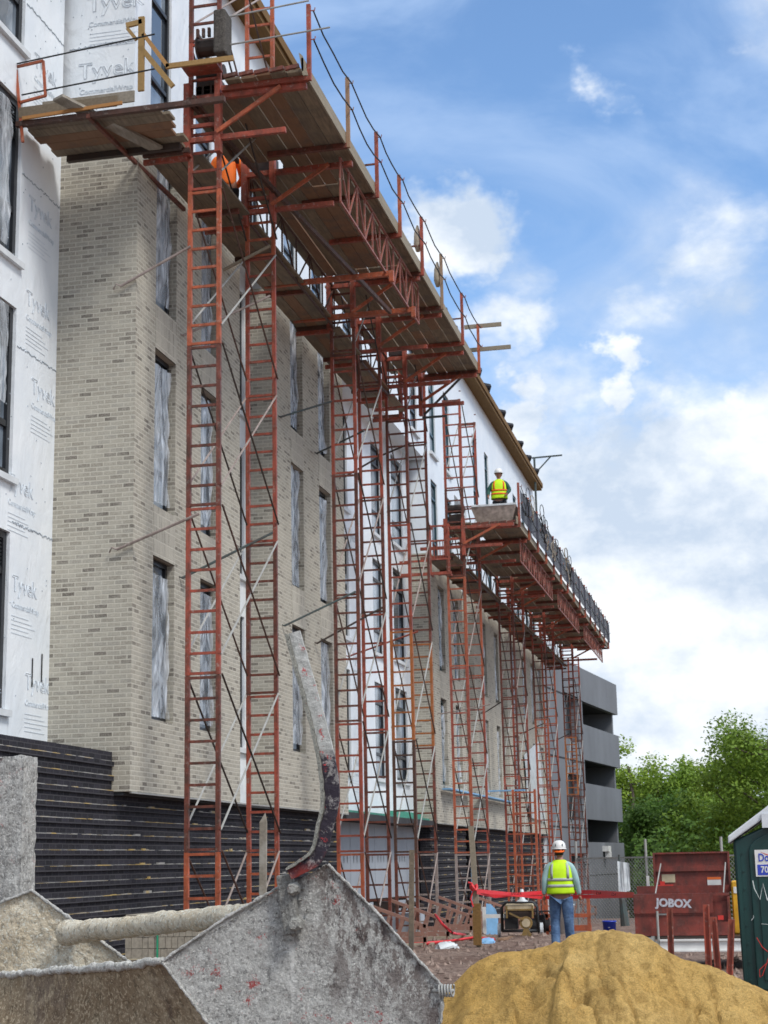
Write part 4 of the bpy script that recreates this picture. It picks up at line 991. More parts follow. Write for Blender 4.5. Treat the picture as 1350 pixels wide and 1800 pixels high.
    mb = MB(); mb.lathe([(.113, 0), (.118, .015), (.116, .05), (.105, .09), (.082, .122), (.05, .140), (.015, .146)], n=24, sy=1.16, capb=False); mb.lathe([(.118, -.004), (.128, -.006), (.128, .006), (.116, .012)], n=24, sy=1.2, capb=False, capt=False)
    mb.xf(Hm); h = Lk('hard_hat', mb.mesh('hard_hat', True), cols.get('hat', 'helmet_white')); h.modifiers.new('s', 'SOLIDIFY').thickness = .004
    mb = MB()
    for s_ in (-1, 1): mb.box((s_*.058-.006, -.128, .045), (s_*.058+.006, -.108, .085))
    mb.xf(Hm); Lk('vent', mb.mesh('vent'), 'teal_frame')
    mb = MB(); mb.tube([(-.085, -.075, 1.665), (-.05, -.115, 1.65), (0, -.122, 1.648), (.05, -.115, 1.65), (.085, -.075, 1.665)], .014, 8); mb.tube([(-.05, -.108, 1.675), (0, -.112, 1.66), (.05, -.108, 1.675)], .010, 6); Lk('head_strap', mb.mesh('head_strap', True), 'orange_strap')
    return P
fx = onZ(990, 1671, 0)
pw = dict(ell=(-.265, -.03, 1.17), elr=(.27, -.04, 1.17), wrl=(-.285, .02, .93), wrr=(.315, .03, .92), knl=(-.115, .06, .50), knr=(.115, .0, .50), anl=(-.115, -.03, .10), anr=(.13, .12, .10), yaw=.05)
PW = worker((fx.x, fx.y, gz(fx.x, fx.y)+.0), .08, 'worker seen from behind in lime vest, white hard hat and jeans walking over the dirt', pw, dict(trousers='denim', shirt='shirt_teal', vest='vest_lime', stripe='vest_grey'))
PW.scale = (1.0, 1.0, 1.0)
p2 = dict(ell=(-.30, .05, 1.20), elr=(.30, .02, 1.18), wrl=(-.22, .22, 1.05), wrr=(.30, .20, 1.02), knl=(-.11, .02, .5), knr=(.11, .02, .5), anl=(-.12, 0, .09), anr=(.12, 0, .09))
q = onY(878, 905, 44.2)
worker((q.x, 44.3, 10.48), math.pi+.1, 'worker in white hard hat and yellow vest with orange bands standing behind the mortar tub', p2, dict(trousers='dark_cloth', shirt='shirt_green', vest='vest_lime', stripe='vest_orange'))
# kneeling mason on the inner planks, mostly hidden by the platform
pk = dict(ell=(-.28, .10, 1.16), elr=(.28, .12, 1.16), wrl=(-.20, .32, 1.02), wrr=(.16, .34, 1.02), knl=(-.14, .36, .75), knr=(.14, .36, .75), anl=(-.14, .12, .42), anr=(.14, .12, .42))
q = onX(400, 302, -7.98)
PK = worker((-7.98, q.y, 12.07-.36), .5, 'mason in orange shirt crouching between the plank decks of the upper platform', pk, dict(trousers='dark_cloth', shirt='orange_cloth'), helmet=False)
# ================================================================== mortar mixer (foreground)
MX = empty('mortar_mixer', (-1.7, 5.8, 0), label='mortar crusted grey steel mixer drum with a long bent dump handle in the foreground', cat='mortar mixer')
def plate(poly, th, step, amp, fs, seed, edge=.012, dirv=None):
    """crusted steel plate: convex outline poly (list of 3D points in one vertical plane), thickness th"""
    pts = [Vector(p) for p in poly]; zs = sorted({p.z for p in pts}); zmin, zmax = zs[0], zs[-1]
    ux = (max(pts, key=lambda p: p.x)-min(pts, key=lambda p: p.x)); ux.z = 0; ux.normalize(); nrm = Vector((ux.y, -ux.x, 0))
    if nrm.y > 0: nrm = -nrm
    o = pts[0]; loc = [((p-o).dot(ux), p.z) for p in pts]; npt = len(loc)
    def span(z):
        xs_ = []
        for i in range(npt):
            (x0, z0), (x1, z1) = loc[i], loc[(i+1) % npt]
            if (z0-z)*(z1-z) <= 0 and z0 != z1: xs_.append(x0+(x1-x0)*(z-z0)/(z1-z0))
        return min(xs_), max(xs_)
    rows = [zmin+(zmax-zmin)*i/int((zmax-zmin)/step) for i in range(int((zmax-zmin)/step)+1)]
    W_ = max(b[0] for b in loc)-min(b[0] for b in loc); nc = int(W_/step); mb = MB()
    for side in (0, 1):
        for z in rows:
            z_ = min(max(z, zmin+1e-5), zmax-1e-5); a, b = span(z_)
            for i in range(nc+1):
                u = a+(b-a)*i/nc; w3 = o+ux*u; w3.z = z_
                e = min(i, nc-i)/nc; k = amp*(nz((w3.x+seed, w3.y, w3.z), fs, 5)+.5*nz((w3.x, w3.y+seed, w3.z), fs*3.5, 3))
                eb = edge*math.exp(-(min(u-a, b-u)/.02)) if b-a > .01 else edge
                if side == 0: w3 = w3 + nrm*(k+eb*.6)
                else: w3 = w3 - nrm*(th+eb*.3) 
                if i in (0, nc): w3 = w3 + Vector((0, 0, .005*nz((w3.x*9, w3.y, w3.z*9+seed), 4, 3)))+ux*(.004*nz((w3.z*9, seed, 3), 5, 3))
                mb.v.append(tuple(w3))
    nr, c_ = len(rows), nc+1; off = nr*c_
    for j in range(nr-1):
        for i in range(nc):
            k = j*c_+i; mb.f.append([k, k+1, k+c_+1, k+c_]); mb.f.append([off+k, off+k+c_, off+k+c_+1, off+k+1])
    for j in range(nr-1):
        for i in (0, nc):
            k = j*c_+i; mb.f.append([k, k+c_, off+k+c_, off+k])
    for j in (0, nr-1):
        for i in range(nc): k = j*c_+i; mb.f.append([k, off+k, off+k+1, k+1])
    mb.mi = [0]*len(mb.f); return mb
YN = 5.3
def nearp(x, y, o=0): 
    return onY(x, y, YN+o)
# the end plate leans a little: right side nearer
def NP(x, y):
    r = ray(x, y); nn_ = Vector((.10, -1, 0)).normalized(); p0 = Vector((-1.4, 5.3, 1.4)); t = (p0-CAM).dot(nn_)/r.dot(nn_); return CAM+r*t
poly = [NP(575, 1520), NP(662, 1602), NP(781, 1737), NP(776, 1800), NP(770, 1990), NP(560, 2120), NP(285, 1690), NP(400, 1612)]
poly[5] = NP(600, 2060); poly.insert(6, NP(392, 1835))
plate(poly, .012, .006, .0035, 9, 1).build('end_plate', M['mortar_plate'], MX, smooth=True)
def FP(x, y, Y=6.35): return onY(x, y, Y)
poly = [FP(57, 1565), FP(236, 1697), FP(330, 1790), FP(300, 2000), FP(-80, 2000), FP(-110, 1640)]
plate(poly, .012, .008, .010, 7, 5).build('end_plate', M['mortar_cream'], MX, smooth=True)
# drum shell: front wall from the crusted lip down, plus curved bottom and back
def strip(a0, a1, b0, b1, nu, nv, amp, fs, th, seed=0, bulge=None):
    mb = MB(); a0, a1, b0, b1 = map(Vector, (a0, a1, b0, b1)); nrm = (a1-a0).cross(b0-a0).normalized()
    for side in (0, 1):
        for j in range(nv+1):
            for i in range(nu+1):
                u, v = i/nu, j/nv; p_ = a0.lerp(a1, u).lerp(b0.lerp(b1, u), v)
                if side == 0: p_ = p_+nrm*amp*(nz(p_+Vector((seed, 0, 0)), fs, 5))
                else: p_ = p_-nrm*th
                mb.v.append(tuple(p_))
    c_ = nu+1; off = (nu+1)*(nv+1)
    for j in range(nv):
        for i in range(nu): k = j*c_+i; mb.f.append([k, k+1, k+c_+1, k+c_]); mb.f.append([off+k, off+k+c_, off+k+c_+1, off+k+1])
    for j in range(nv):
        for i in (0, nu): k = j*c_+i; mb.f.append([k, k+c_, off+k+c_, off+k])
    for j in (0, nv):
        for i in range(nu): k = j*c_+i; mb.f.append([k, off+k, off+k+1, k+1])
    mb.mi = [0]*len(mb.f); return mb
la, lb = NP(287, 1693), onY(-70, 1722, 6.2)
lc, ld = NP(392, 1832), onY(-30, 1950, 5.75)
strip(la, lb, lc, ld, 110, 60, .012, 8, .01, 3).build('drum_front', M['mortar_brown'], MX, smooth=True)
le, lf = Vector((lc.x+.12, lc.y+.12, .42)), Vector((ld.x+.2, ld.y+.25, .42))
strip(lc, ld, le, lf, 30, 20, .006, 8, .01, 3).build('drum_front', M['mortar_plate'], MX, smooth=True)
lg, lh = Vector((-1.0, 5.45, .45)), Vector((-2.3, 6.6, .45))
strip(le, lf, lg, lh, 20, 10, .006, 8, .01, 3).build('drum_bottom', M['mortar_plate'], MX, smooth=True)
mb = MB(); g = random.Random(4); ns = 240; pts = []; rs = []
for i in range(ns+1):
    t = i/ns; p_ = la.lerp(lb, t)+Vector((0, -.003, .004)); k = nz((t*9, 1, 2), 2.2, 4); pts.append(p_+Vector((0, 0, .006*k))); rs.append(.0125+.006*abs(nz((t*30, 4, 2), 1.5, 3)))
mb.tube(pts, rs, 8)
for i, v in enumerate(mb.v): v = Vector(v); mb.v[i] = tuple(v + Vector((.3, -.5, .8))*(.010*nz(v, 24, 5)))
mb.build('lip_crust', M['lip_mortar'], MX, smooth=True)
# pale mortar ridges, added as the bright highlight along the plate edges
crust('rim_highlight_mortar', (.50, .49, .46), (.74, .73, .69), streaks=False)
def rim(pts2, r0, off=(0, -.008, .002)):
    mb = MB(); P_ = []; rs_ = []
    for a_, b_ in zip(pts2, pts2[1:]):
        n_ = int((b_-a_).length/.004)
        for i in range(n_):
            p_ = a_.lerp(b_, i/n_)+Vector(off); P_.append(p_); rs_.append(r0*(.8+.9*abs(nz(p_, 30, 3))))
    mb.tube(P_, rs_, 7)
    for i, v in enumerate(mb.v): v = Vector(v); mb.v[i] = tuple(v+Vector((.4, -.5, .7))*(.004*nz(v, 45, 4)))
    mb.build('rim_highlight_crust', M['rim_highlight_mortar'], MX, smooth=True)
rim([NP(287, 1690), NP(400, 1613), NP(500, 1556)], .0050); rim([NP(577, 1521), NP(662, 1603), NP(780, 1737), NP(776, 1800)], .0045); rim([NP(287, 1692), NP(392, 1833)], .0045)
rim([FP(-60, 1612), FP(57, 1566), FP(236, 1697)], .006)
# cross bar
mb = MB(); a, b = onY(118, 1640, 6.3), NP(455, 1606); b = b+Vector((0, .075, 0)); pts = []; rs = []; nseg = 260
for i in range(nseg+1):
    t = i/nseg; pts.append(a.lerp(b, t)+Vector((0, 0, .006*nz((t*4, 0, 9), 2, 3)))); rs.append(.039+.005*nz((t*5, 7, 3), 1.3, 4)+.014*math.exp(-t/.10))
mb.tube(pts, rs, 28)
for i, v in enumerate(mb.v):
    v = Vector(v); mb.v[i] = tuple(v + Vector((.25, -.4, .85))*(.006*nz(v, 6, 5)+.005*nz(v, 38, 4)))
mb.build('cross_bar', M['mortar_cream'], MX, smooth=True)
# dump handle: flat bar with folded edge, bent as in the photo
HH = [(514, 1112), (533, 1180), (556, 1262), (570, 1320), (577, 1360), (580, 1410), (572, 1450), (563, 1488), (553, 1508), (532, 1522), (508, 1536)]
Ym = 5.22; wpx = [13, 14, 14, 15, 16, 15, 14, 13, 13, 12, 10]
def ribbon(C0, half, off0, off1, m, nm, dy, th):
    # cross-section quad swept along the bar
    mb = MB(); n_ = len(C0)
    P3 = [onY(x, y, Ym) for x, y in C0]
    fine = []
    for i in range(n_-1):
        for k in range(6): 
            t = k/6; p0, p1, p2_, p3 = P3[max(i-1, 0)], P3[i], P3[i+1], P3[min(i+2, n_-1)]
            q_ = .5*((2*p1)+(-p0+p2_)*t+(2*p0-5*p1+4*p2_-p3)*t*t+(-p0+3*p1-3*p2_+p3)*t**3); fine.append((q_, half[i]*(1-t)+half[i+1]*t))
    fine.append((P3[-1], half[-1])); m_ = len(fine)
    for i, (p_, h) in enumerate(fine):
        d = (fine[min(i+1, m_-1)][0]-fine[max(i-1, 0)][0]).normalized(); a_ = d.cross(Vector((0, 1, 0))).normalized()
        if a_.x < 0: a_ = -a_
        h3 = h/520.
        for (u, w) in ((off0, 0), (off1, 0), (off1, th), (off0, th)):
            r_ = .0022*nz((p_.x*30+u, p_.y, p_.z*30), 1.2, 4); mb.v.append(tuple(p_+a_*(h3*u+r_)+Vector((0, dy+w+r_, 0))))
    for i in range(m_-1):
        for k in range(4): mb.f.append([4*i+k, 4*i+(k+1) % 4, 4*i+4+(k+1) % 4, 4*i+4+k])
    mb.f += [[0, 1, 2, 3], [4*m_-4, 4*m_-3, 4*m_-2, 4*m_-1]]; mb.mi = [0]*len(mb.f)
    return mb.build(nm, M[m], MX)
def handlem():
    t = MT('handle_paint'); g = t.n('ShaderNodeNewGeometry'); sp = t.n('ShaderNodeSeparateXYZ'); t.l(g.outputs['Position'], sp.inputs[0]); t._p = g
    mid = t.noise(40, 6, .8); f2 = t.noise(120, 4, .7)
    gm = t.mix(t.ramp(mid, [(.35, 0.), (.62, 1.)]), (.33, .33, .31), (.60, .60, .57))
    dk = t.mix(t.ramp(t.noise(30, 6, .8), [(.52, 0.), (.6, 1.)]), (.035, .028, .04), (.30, .28, .27))
    z = t.math('ADD', sp.outputs[2], t.math('MULTIPLY', t.math('SUBTRACT', t.noise(14, 4), .5), .18))
    lowz = onY(575, 1480, 5.22).z; topz = onY(570, 1320, 5.22).z
    c = t.mix(t.ramp(t.math('SUBTRACT', z, topz-.5), [(.47, 0.), (.53, 1.)]), dk, gm)
    c = t.mix(t.ramp(t.math('SUBTRACT', z, lowz-.5), [(.40, .8), (.44, 0.)]), c, (.26, .035, .025))
    c = t.mix(t.ramp(t.noise(22, 6, .8), [(.60, 0.), (.64, .9)]), c, (.50, .06, .06)); t.col(c)
    n_ = t.bump(mid, .7, .008); t.bump(f2, .7, .004, n_); t.set(.8, 0, .3)
handlem()
crust('handle_side', (.30, .30, .27), (.58, .57, .50), red=.6, sc=1.6)
ribbon(HH, wpx, -.55, 1.0, 'handle_paint', 'handle_bar', 0, .012)
ribbon(HH, wpx, -1.0, -.60, 'handle_side', 'handle_flange', -.012, .05)
# foot of the handle: bolted strap on the plate
mb = MB(); o = .03
a = NP(512, 1540); b = NP(519, 1645)
sub = []
for k, (p_, r_) in enumerate(((NP(505, 1537), .03), (NP(512, 1590), .028), (NP(519, 1642), .026))): sub.append((p_, r_))
mb.beam(sub[0][0]+Vector((0, -.03, 0)), sub[2][0]+Vector((0, -.03, 0)), .052, .04, up=(0, 1, 0)); ob = mb.build('handle_strap', crust('strap_mortar', (.20, .195, .18), (.42, .41, .38), streaks=False), MX)
bm_ = ob.modifiers.new('b', 'BEVEL'); bm_.width = .006; bm_.segments = 2
for (x, y, r_) in ((521, 1562, .018), (526, 1623, .020)):
    c_ = NP(x, y); mb = MB(); mb.tube([c_+Vector((0, -.02, 0)), c_+Vector((.002, -.055, 0)), c_+Vector((.003, -.075, 0))], [r_*1.25, r_*1.15, r_*.8], 7)
    for i, v in enumerate(mb.v): v = Vector(v); mb.v[i] = tuple(v+Vector((1, 1, 1))*.003*nz(v, 60, 3))
    mb.build('bolt', M['mortar_grey'], MX, smooth=False)
for k in range(60):
    pass
mb = MB(); g = random.Random(21)
for k in range(46):
    x, y = g.gauss(516, 14), g.uniform(1545, 1660); rock(mb, NP(x, y)+Vector((0, -.012, 0)), g.uniform(.003, .009), g)
for k in range(60):
    t = g.random(); p_ = NP(575+(285-575)*t, 1520+(1690-1520)*t); rock(mb, p_+Vector((0, -.006, .001)), g.uniform(.002, .005), g)
for k in range(60):
    t = g.random(); p_ = NP(575+(781-575)*t, 1520+(1737-1520)*t); rock(mb, p_+Vector((0, -.006, .001)), g.uniform(.002, .005), g)
mb.build('mortar_lumps', M['mortar_grey'], MX)
# spring latch on the right corner
mb = MB(); c_ = NP(788, 1741); n_ = 60
mb.tube([c_+Vector((-.03+.05*(i/n_), -.01+.018*math.cos(i*.55), .018*math.sin(i*.55))) for i in range(n_+1)], .0035, 6); mb.tube([c_+Vector((-.05, -.01, 0)), c_+Vector((.02, -.01, 0))], .006, 6); mb.build('latch_spring', M['galvanised_steel'], MX, smooth=True)
# crusted cowl standing at the back of the mixer
YB = 6.75; a = onY(-60, 1332, YB); b = onY(42, 1332, YB); yb3 = onX(66, 1332, b.x).y
def rough_box(a, b, amp, n=60):
    mb = MB(); mb.box(a, b); me = mb.mesh('rb'); bm = bmesh.new(); bm.from_mesh(me)
    bmesh.ops.subdivide_edges(bm, edges=bm.edges, cuts=n, use_grid_fill=True); bmesh.ops.recalc_face_normals(bm, faces=bm.faces)
    ns_ = {v: v.normal.copy() for v in bm.verts}
    for v in bm.verts: v.co += ns_[v]*amp*(nz(v.co, 14, 5)+.5*nz(v.co, 45, 3))
    out = bpy.data.meshes.new('rb'); bm.to_mesh(out); bm.free(); bpy.data.meshes.remove(me)
    for p_ in out.polygons: p_.use_smooth = True
    return out
crust('mortar_block', (.32, .31, .295), (.66, .65, .62), red=.55, sc=.8)
link('engine_cowl', rough_box((a.x, YB, .35), (b.x, yb3, a.z), .008), M['mortar_block'], MX)
mb = MB()
for x, y in ((-1.25, 5.6), (-2.2, 5.9), (-2.6, 6.6), (-1.5, 6.5)): mb.beam((x, y, -.02), (x, y, .5), .06, .06)
mb.beam((-1.25, 5.6, .38), (-2.6, 6.6, .38), .07, .07); mb.beam((-1.5, 6.5, .38), (-2.2, 5.9, .38), .07, .07); mb.box((-3.2, 6.7, .25), (-1.9, 7.2, .34)); mb.beam((-3.1, 6.95, -.02), (-3.1, 6.95, .3), .06, .06); mb.beam((-2.2, 5.9, .38), (-2.5, 6.9, .30), .07, .07)
mb.build('chassis', M['dark_steel'], MX)
# ================================================================== brick pallet behind the mixer
BP = empty('brick_pallet', (-5.3, 14.3, gz(-5.3, 14.3)), label='strapped cube of grey bricks seen under the mixer cross bar', cat='brick pallet')
a, b = onY(220, 1640, 14.0), onY(352, 1640, 14.0); mb = MB(); g = random.Random(5); z = .12; zt = 1.02; row = 0
mats = [simple('pallet_brick_a', (.30, .265, .21), .9, scale=30), simple('pallet_brick_b', (.13, .105, .085), .9, scale=30), simple('pallet_brick_c', (.43, .39, .32), .9, scale=30)]
while z < zt:
    x = a.x; h = .098
    while x < b.x-.02:
        w = .057 if g.random() < .7 else .10; mb.cur = g.choice((0, 0, 2, 2, 1, 0)); mb.box((x+.003, 14.0+g.uniform(-.004, .004), z+.002), (x+w, 14.9, z+h-.002)); x += w+.001
    z += h; row += 1
mb.build('bricks', mats, BP)
mb = MB(); mb.box((a.x+.30, 13.985, .1), (a.x+.315, 13.992, 1.06)); mb.box((a.x+.30, 13.985, 1.05), (a.x+.315, 14.9, 1.058)); mb.build('strap', M['green_strap'], BP)
mb = MB()
for zz_ in (.415, .712): mb.box((a.x-.005, 13.988, zz_), (b.x+.005, 13.991, zz_+.008))
mb.build('paper_layer', M['label_tan'], BP)
mb = MB(); mb.box((a.x, 14.0, .08), (b.x, 14.9, .11))
for x in (a.x, (a.x+b.x)/2-.04, b.x-.08): mb.box((x, 14.0, 0), (x+.08, 14.9, .08))
mb.build('wooden_pallet', M['old_plank'], BP)
# ================================================================== sand pile
YS = 8.3
prof = [(700, 1800), (740, 1762), (790, 1738), (812, 1722), (828, 1700), (850, 1688), (880, 1676), (920, 1670), (950, 1664), (985, 1654), (1003, 1641), (1040, 1640), (1078, 1636), (1105, 1640), (1150, 1653), (1175, 1668), (1200, 1681), (1225, 1693), (1260, 1704), (1300, 1722), (1350, 1748)]
PX = [onY(x, y, YS) for x, y in prof]; PXs = [(-2.9, 0.)]+[(-1.9, .35)]+[(p_.x, p_.z) for p_ in PX]+[(1.1, .45), (2.0, 0.0)]
def pz(x):
    for (x0, z0), (x1, z1) in zip(PXs, PXs[1:]):
        if x0 <= x <= x1: return z0+(z1-z0)*(x-x0)/(x1-x0)
    return -.2
GX1, GX2, GX3 = onY(985, 1700, 8).x, onY(1175, 1700, 8).x, onY(905, 1700, 8).x
def sandz(x, y):
    zc_ = pz(x); d = y-YS
    fall = .66*abs(d)-.03 if d < 0 else .60*d
    if abs(d) < .12: fall = .60*d*d/.24
    k = min(1, abs(d)/.25)
    z = zc_-max(0, fall)+(.018+.03*k)*nz((x*1.0, y*.6, 2), 3.2, 5)+(.010+.014*k)*nz((x, y, 8), 11, 5)+.006*nz((x, y, 3), 30, 3)
    q1 = nz((x*2.6+.6*y, y*.5, 4), 1.3, 3); z -= .10*k*max(0, .10-abs(q1))*4*(1 if q1 > 0 else .3)
    q2 = nz((x*1.5, y*3.2, 14), 1.6, 3); z += .055*k*(1/(1+math.exp(-26*q2))-.5); q3 = nz((x*2.2, y*2.0, 24), 2.6, 4); z += .018*k*(1/(1+math.exp(-30*q3))-.5)
    for xc_, dp_ in ((GX1, .045), (GX2, .05), (GX3, .03)):
        t_ = x-xc_-.05*nz((y*2, xc_, 0), 1.4, 3); z += dp_*k*(1/(1+math.exp(-max(-40, min(40, t_/.006))))-.5)*math.exp(-abs(t_)/.22)*(1 if xc_ != GX2 else -1)
    return z
sx = lin(-2.9, -1.2, .05)+lin(-1.2, .35, .009)+lin(.35, 2.05, .05); sy = lin(6.2, 7.2, .06)+lin(7.2, 8.9, .011)+lin(8.9, 10.6, .07)
mb = MB(); mb.v = [(x, y, max(-.12, sandz(x, y))) for y in sy for x in sx]; nx = len(sx)
mb.f = [(j*nx+i, j*nx+i+1, (j+1)*nx+i+1, (j+1)*nx+i) for j in range(len(sy)-1) for i in range(nx-1)]; mb.mi = [0]*len(mb.f)
tag(mb.build('sand_pile', M['sand'], smooth=True, fix=False), 'heap of damp ochre sand with painted shading in the right foreground', 'sand pile')
# ================================================================== portable toilet
yt = 18.4; z0 = gz(0, yt)
PT = empty('portable_toilet', (-.25, yt, z0), R(0), 'dark green portable toilet with white roof at the right edge', 'portable toilet')
x0 = onY(1307, 1720, yt).x; xw = 1.12; zt = onY(1290, 1478, yt).z; zp = zt+.30
def pt(name, mb, m, smooth=False): return mb.build(name, M[m], PT, smooth)
mb = MB(); mb.prism([(x0, yt, z0+.06), (x0+xw, yt, z0+.06), (x0+xw-.02, yt, zt), (x0+xw/2, yt, zp-.05), (x0-.02, yt, zt)], (0, 1.15, 0)); o = pt('cabin', mb, 'green_plastic'); b_ = o.modifiers.new('b', 'BEVEL'); b_.width = .03; b_.segments = 3
mb = MB(); rp = [(x0-.07, zt-.03), (x0+xw/2-.1, zp+.02), (x0+xw/2+.1, zp+.02), (x0+xw+.05, zt-.03), (x0+xw+.05, zt+.05), (x0+xw/2+.12, zp+.11), (x0+xw/2-.12, zp+.11), (x0-.07, zt+.05)]
mb.prism([(p_[0], yt-.07, p_[1]) for p_ in rp], (0, 1.3, 0)); o = pt('roof', mb, 'roof_plastic'); b_ = o.modifiers.new('b', 'BEVEL'); b_.width = .015; b_.segments = 2
rf = o; mb = MB(); mb.box((x0+.30, yt-.10, zt+.13), (x0+.42, yt-.02, zt+.28)); mb.build('roof_clip', M['roof_plastic'], rf)
dp = MB(); xa, xb = x0+.14, x0+xw-.14; zr = zt-.12
arch = [(xa, z0+.15), (xb, z0+.15), (xb, zr)]+[((xa+xb)/2+(xb-xa)/2*math.cos(t), zr+.22*math.sin(t)) for t in [k*math.pi/10 for k in range(1, 10)]]+[(xa, zr)]
dp.prism([(x_, yt-.035, z_) for x_, z_ in arch], (0, .03, 0)); o = pt('door', dp, 'green_plastic'); b_ = o.modifiers.new('b', 'BEVEL'); b_.width = .014; b_.segments = 3; door = o
dp = MB(); cxm = (xa+xb)/2
arch2 = [(cxm+(x_-cxm)*.80, z0+.25+(z_-z0-.15)*.90) for x_, z_ in arch]; dp.prism([(x_, yt-.05, z_) for x_, z_ in arch2], (0, .012, 0)); o = dp.build('door_panel', M['green_plastic'], door); b_ = o.modifiers.new('b', 'BEVEL'); b_.width = .008; b_.segments = 2
mb = MB(); mb.box((x0+.01, yt-.015, z0+.1), (x0+.045, yt+.0, zt-.05)); 
for k in range(9): mb.tube([(x0+.075, yt-.012, z0+.25+k*.19), (x0+.075, yt+.0, z0+.25+k*.19)], .012, 8)
pt('rivet_strip', mb, 'green_plastic')
sg = onY(1326, 1494, yt-.055); sw, sh = .62, .30
mb = MB(); s0 = sg.x; s1 = s0+sw; zt2 = sg.z; zb2 = onY(1326, 1541, yt-.055).z; mb.box((s0, yt-.058, zb2), (s1, yt-.052, zt2)); sign = mb.build('sign', M['white_paint'], door)
mb = MB(); mb.box((s0+.02, yt-.061, zb2+.015), (s1-.02, yt-.0585, zb2+.125)); mb.build('sign_band', M['sign_blue'], sign)
text('lettering', "Don's Johns", .115, frame((s0+.25, yt-.062, zt2-.085), (1, 0, 0), (0, 0, 1)), M['sign_blue'], sign, ext=.001, sx=.78, bold=.0022)
text('lettering', "703-273-", .095, frame((s0+.20, yt-.063, zb2+.07), (1, 0, 0), (0, 0, 1)), M['white_paint'], sign, ext=.001, sx=.85, bold=.002)
mb = MB()
for dz_ in (0, -.16): mb.add([(s0+.06+.36*t, yt-.0605, zt2-.02+dz_-(.05*math.sin(t*3.1) if dz_ == 0 else -.05*math.sin(t*3.1)+.0)) for t in [k/8 for k in range(9)]]+[(s0+.06+.36*t, yt-.0605, zt2-.022+dz_-(.065*math.sin(t*3.1) if dz_ == 0 else -.03*math.sin(t*3.1))) for t in [k/8 for k in range(8, -1, -1)]], [tuple(range(18))])
mb.build('sign_swoosh', M['sign_red'], sign, fix=False)
def scrib(pxs, m, r_, nm='graffiti'):
    mb = MB(); mb.tube([onY(x, y, yt-.053) for x, y in pxs], r_, 5); mb.build(nm, M[m], door)
scrib([(1323, 1548), (1326, 1562), (1336, 1581), (1341, 1553), (1349, 1583), (1353, 1570), (1360, 1549), (1366, 1575)], 'white_marks', .006)
scrib([(1330, 1648), (1340, 1665), (1356, 1678), (1349, 1690), (1340, 1715), (1336, 1718), (1335, 1705), (1348, 1693), (1358, 1660)], 'sign_red', .004)
scrib([(1321, 1618), (1325, 1612), (1324, 1609)], 'white_marks', .003); scrib([(1338, 1624), (1350, 1625)], 'white_marks', .002)
mb = MB(); mb.box((x0-.03, yt-.05, z0-.1), (x0+xw+.03, yt+1.2, z0+.07)); pt('skid_base', mb, 'rubber')
# ================================================================== tool box on its trailer
yj = 24.4
def jy(x, y, o=0): return onY(x, y, yj+o)
TB = empty('tool_chest', (-1.1, yj, 0), label='open dark red steel job site tool chest on a trailer', cat='tool chest')
fl, fr_, fb, ft_ = jy(1115, 1600).x, jy(1254, 1600).x, jy(1180, 1645).z, jy(1180, 1571).z
xr = jy(1283, 1600).x; zm = jy(1180, 1605).z
mb = MB(); mb.box((fl, yj, fb), (xr, yj+.75, fb+.03)); mb.box((fl, yj, fb), (fl+.03, yj+.75, ft_-.02)); mb.box((xr-.03, yj+.0, fb), (xr, yj+.75, ft_-.06)); mb.box((fl+.03, yj, fb+.03), (fr_, yj+.03, zm-.01)); mb.box((fr_, yj+.06, fb), (xr-.03, yj+.09, ft_-.12)); mb.box((fl, yj+.72, fb), (xr, yj+.75, ft_+.10)); mb.box((fr_, yj+.0, fb+.03), (xr, yj+.03, zm-.13))
TBb = mb.build('chest_body', M['box_red'], TB)
mb = MB(); mb.box((fl-.005, yj-.03, zm), (fr_, yj-.005, ft_)); mb.box((fl-.005, yj-.005, ft_-.035), (xr, yj+.10, ft_)); mb.box((fl+.01, yj-.012, zm-.03), (fr_-.01, yj-.004, zm-.004)); front = mb.build('front_panel', M['box_red'], TB)
text('lettering', 'JOBOX', .155, frame((jy(1184, 1585).x, yj-.034, jy(1184, 1588).z), (1, 0, -.055), (.055, 0, 1)), M['worn_lettering'], front, ext=.002, sx=1.0, bold=.007)
lt, lb_ = jy(1146, 1499, .75), jy(1140, 1567, .75); lr = jy(1282, 1510, .75)
lid = MB(); ya_, yb_ = yj+.70, yj+.95; xl = lt.x
lid.box((xl, yb_-.03, ft_+.02), (lr.x, yb_, lt.z)); lid.box((xl, yb_-.10, lt.z-.025), (lr.x, yb_-.03, lt.z)); lid.box((xl, yb_-.10, ft_+.05), (xl+.03, yb_-.03, lt.z-.025)); lid.box((lr.x-.03, yb_-.10, ft_+.0), (lr.x, yb_-.03, lt.z-.025)); lid.box((xl+.03, yb_-.07, lt.z-.28), (lr.x-.03, yb_-.031, lt.z-.20))
LD = lid.build('lid', M['box_red'], TB)
mb = MB(); mb.beam((xl+.06, yj+.1, ft_), (xl+.12, ya_+.1, ft_+.42), .015, .02); mb.beam((lr.x-.10, yj+.1, ft_), (lr.x-.06, ya_+.1, ft_+.42), .015, .02); mb.build('lid_stay', M['galvanised_steel'], LD)
mb = MB(); p1, p2_ = jy(1163, 1537, .9), jy(1187, 1551, .9); mb.box((p1.x, yb_-.04, p2_.z), (p2_.x, yb_-.033, p1.z)); mb.build('faded_sticker', M['label_tan'], LD)
mb = MB(); p1, p2_ = jy(1154, 1553, .9), jy(1184, 1564, .9); mb.box((p1.x, yb_-.042, p2_.z), (p2_.x, yb_-.036, p1.z-.02)); mb.box(((p1.x+p2_.x)/2-.07, yb_-.0425, p2_.z-.03), ((p1.x+p2_.x)/2, yb_-.0365, p1.z+.03)); mb.build('red_sticker', M['sign_red'], LD)
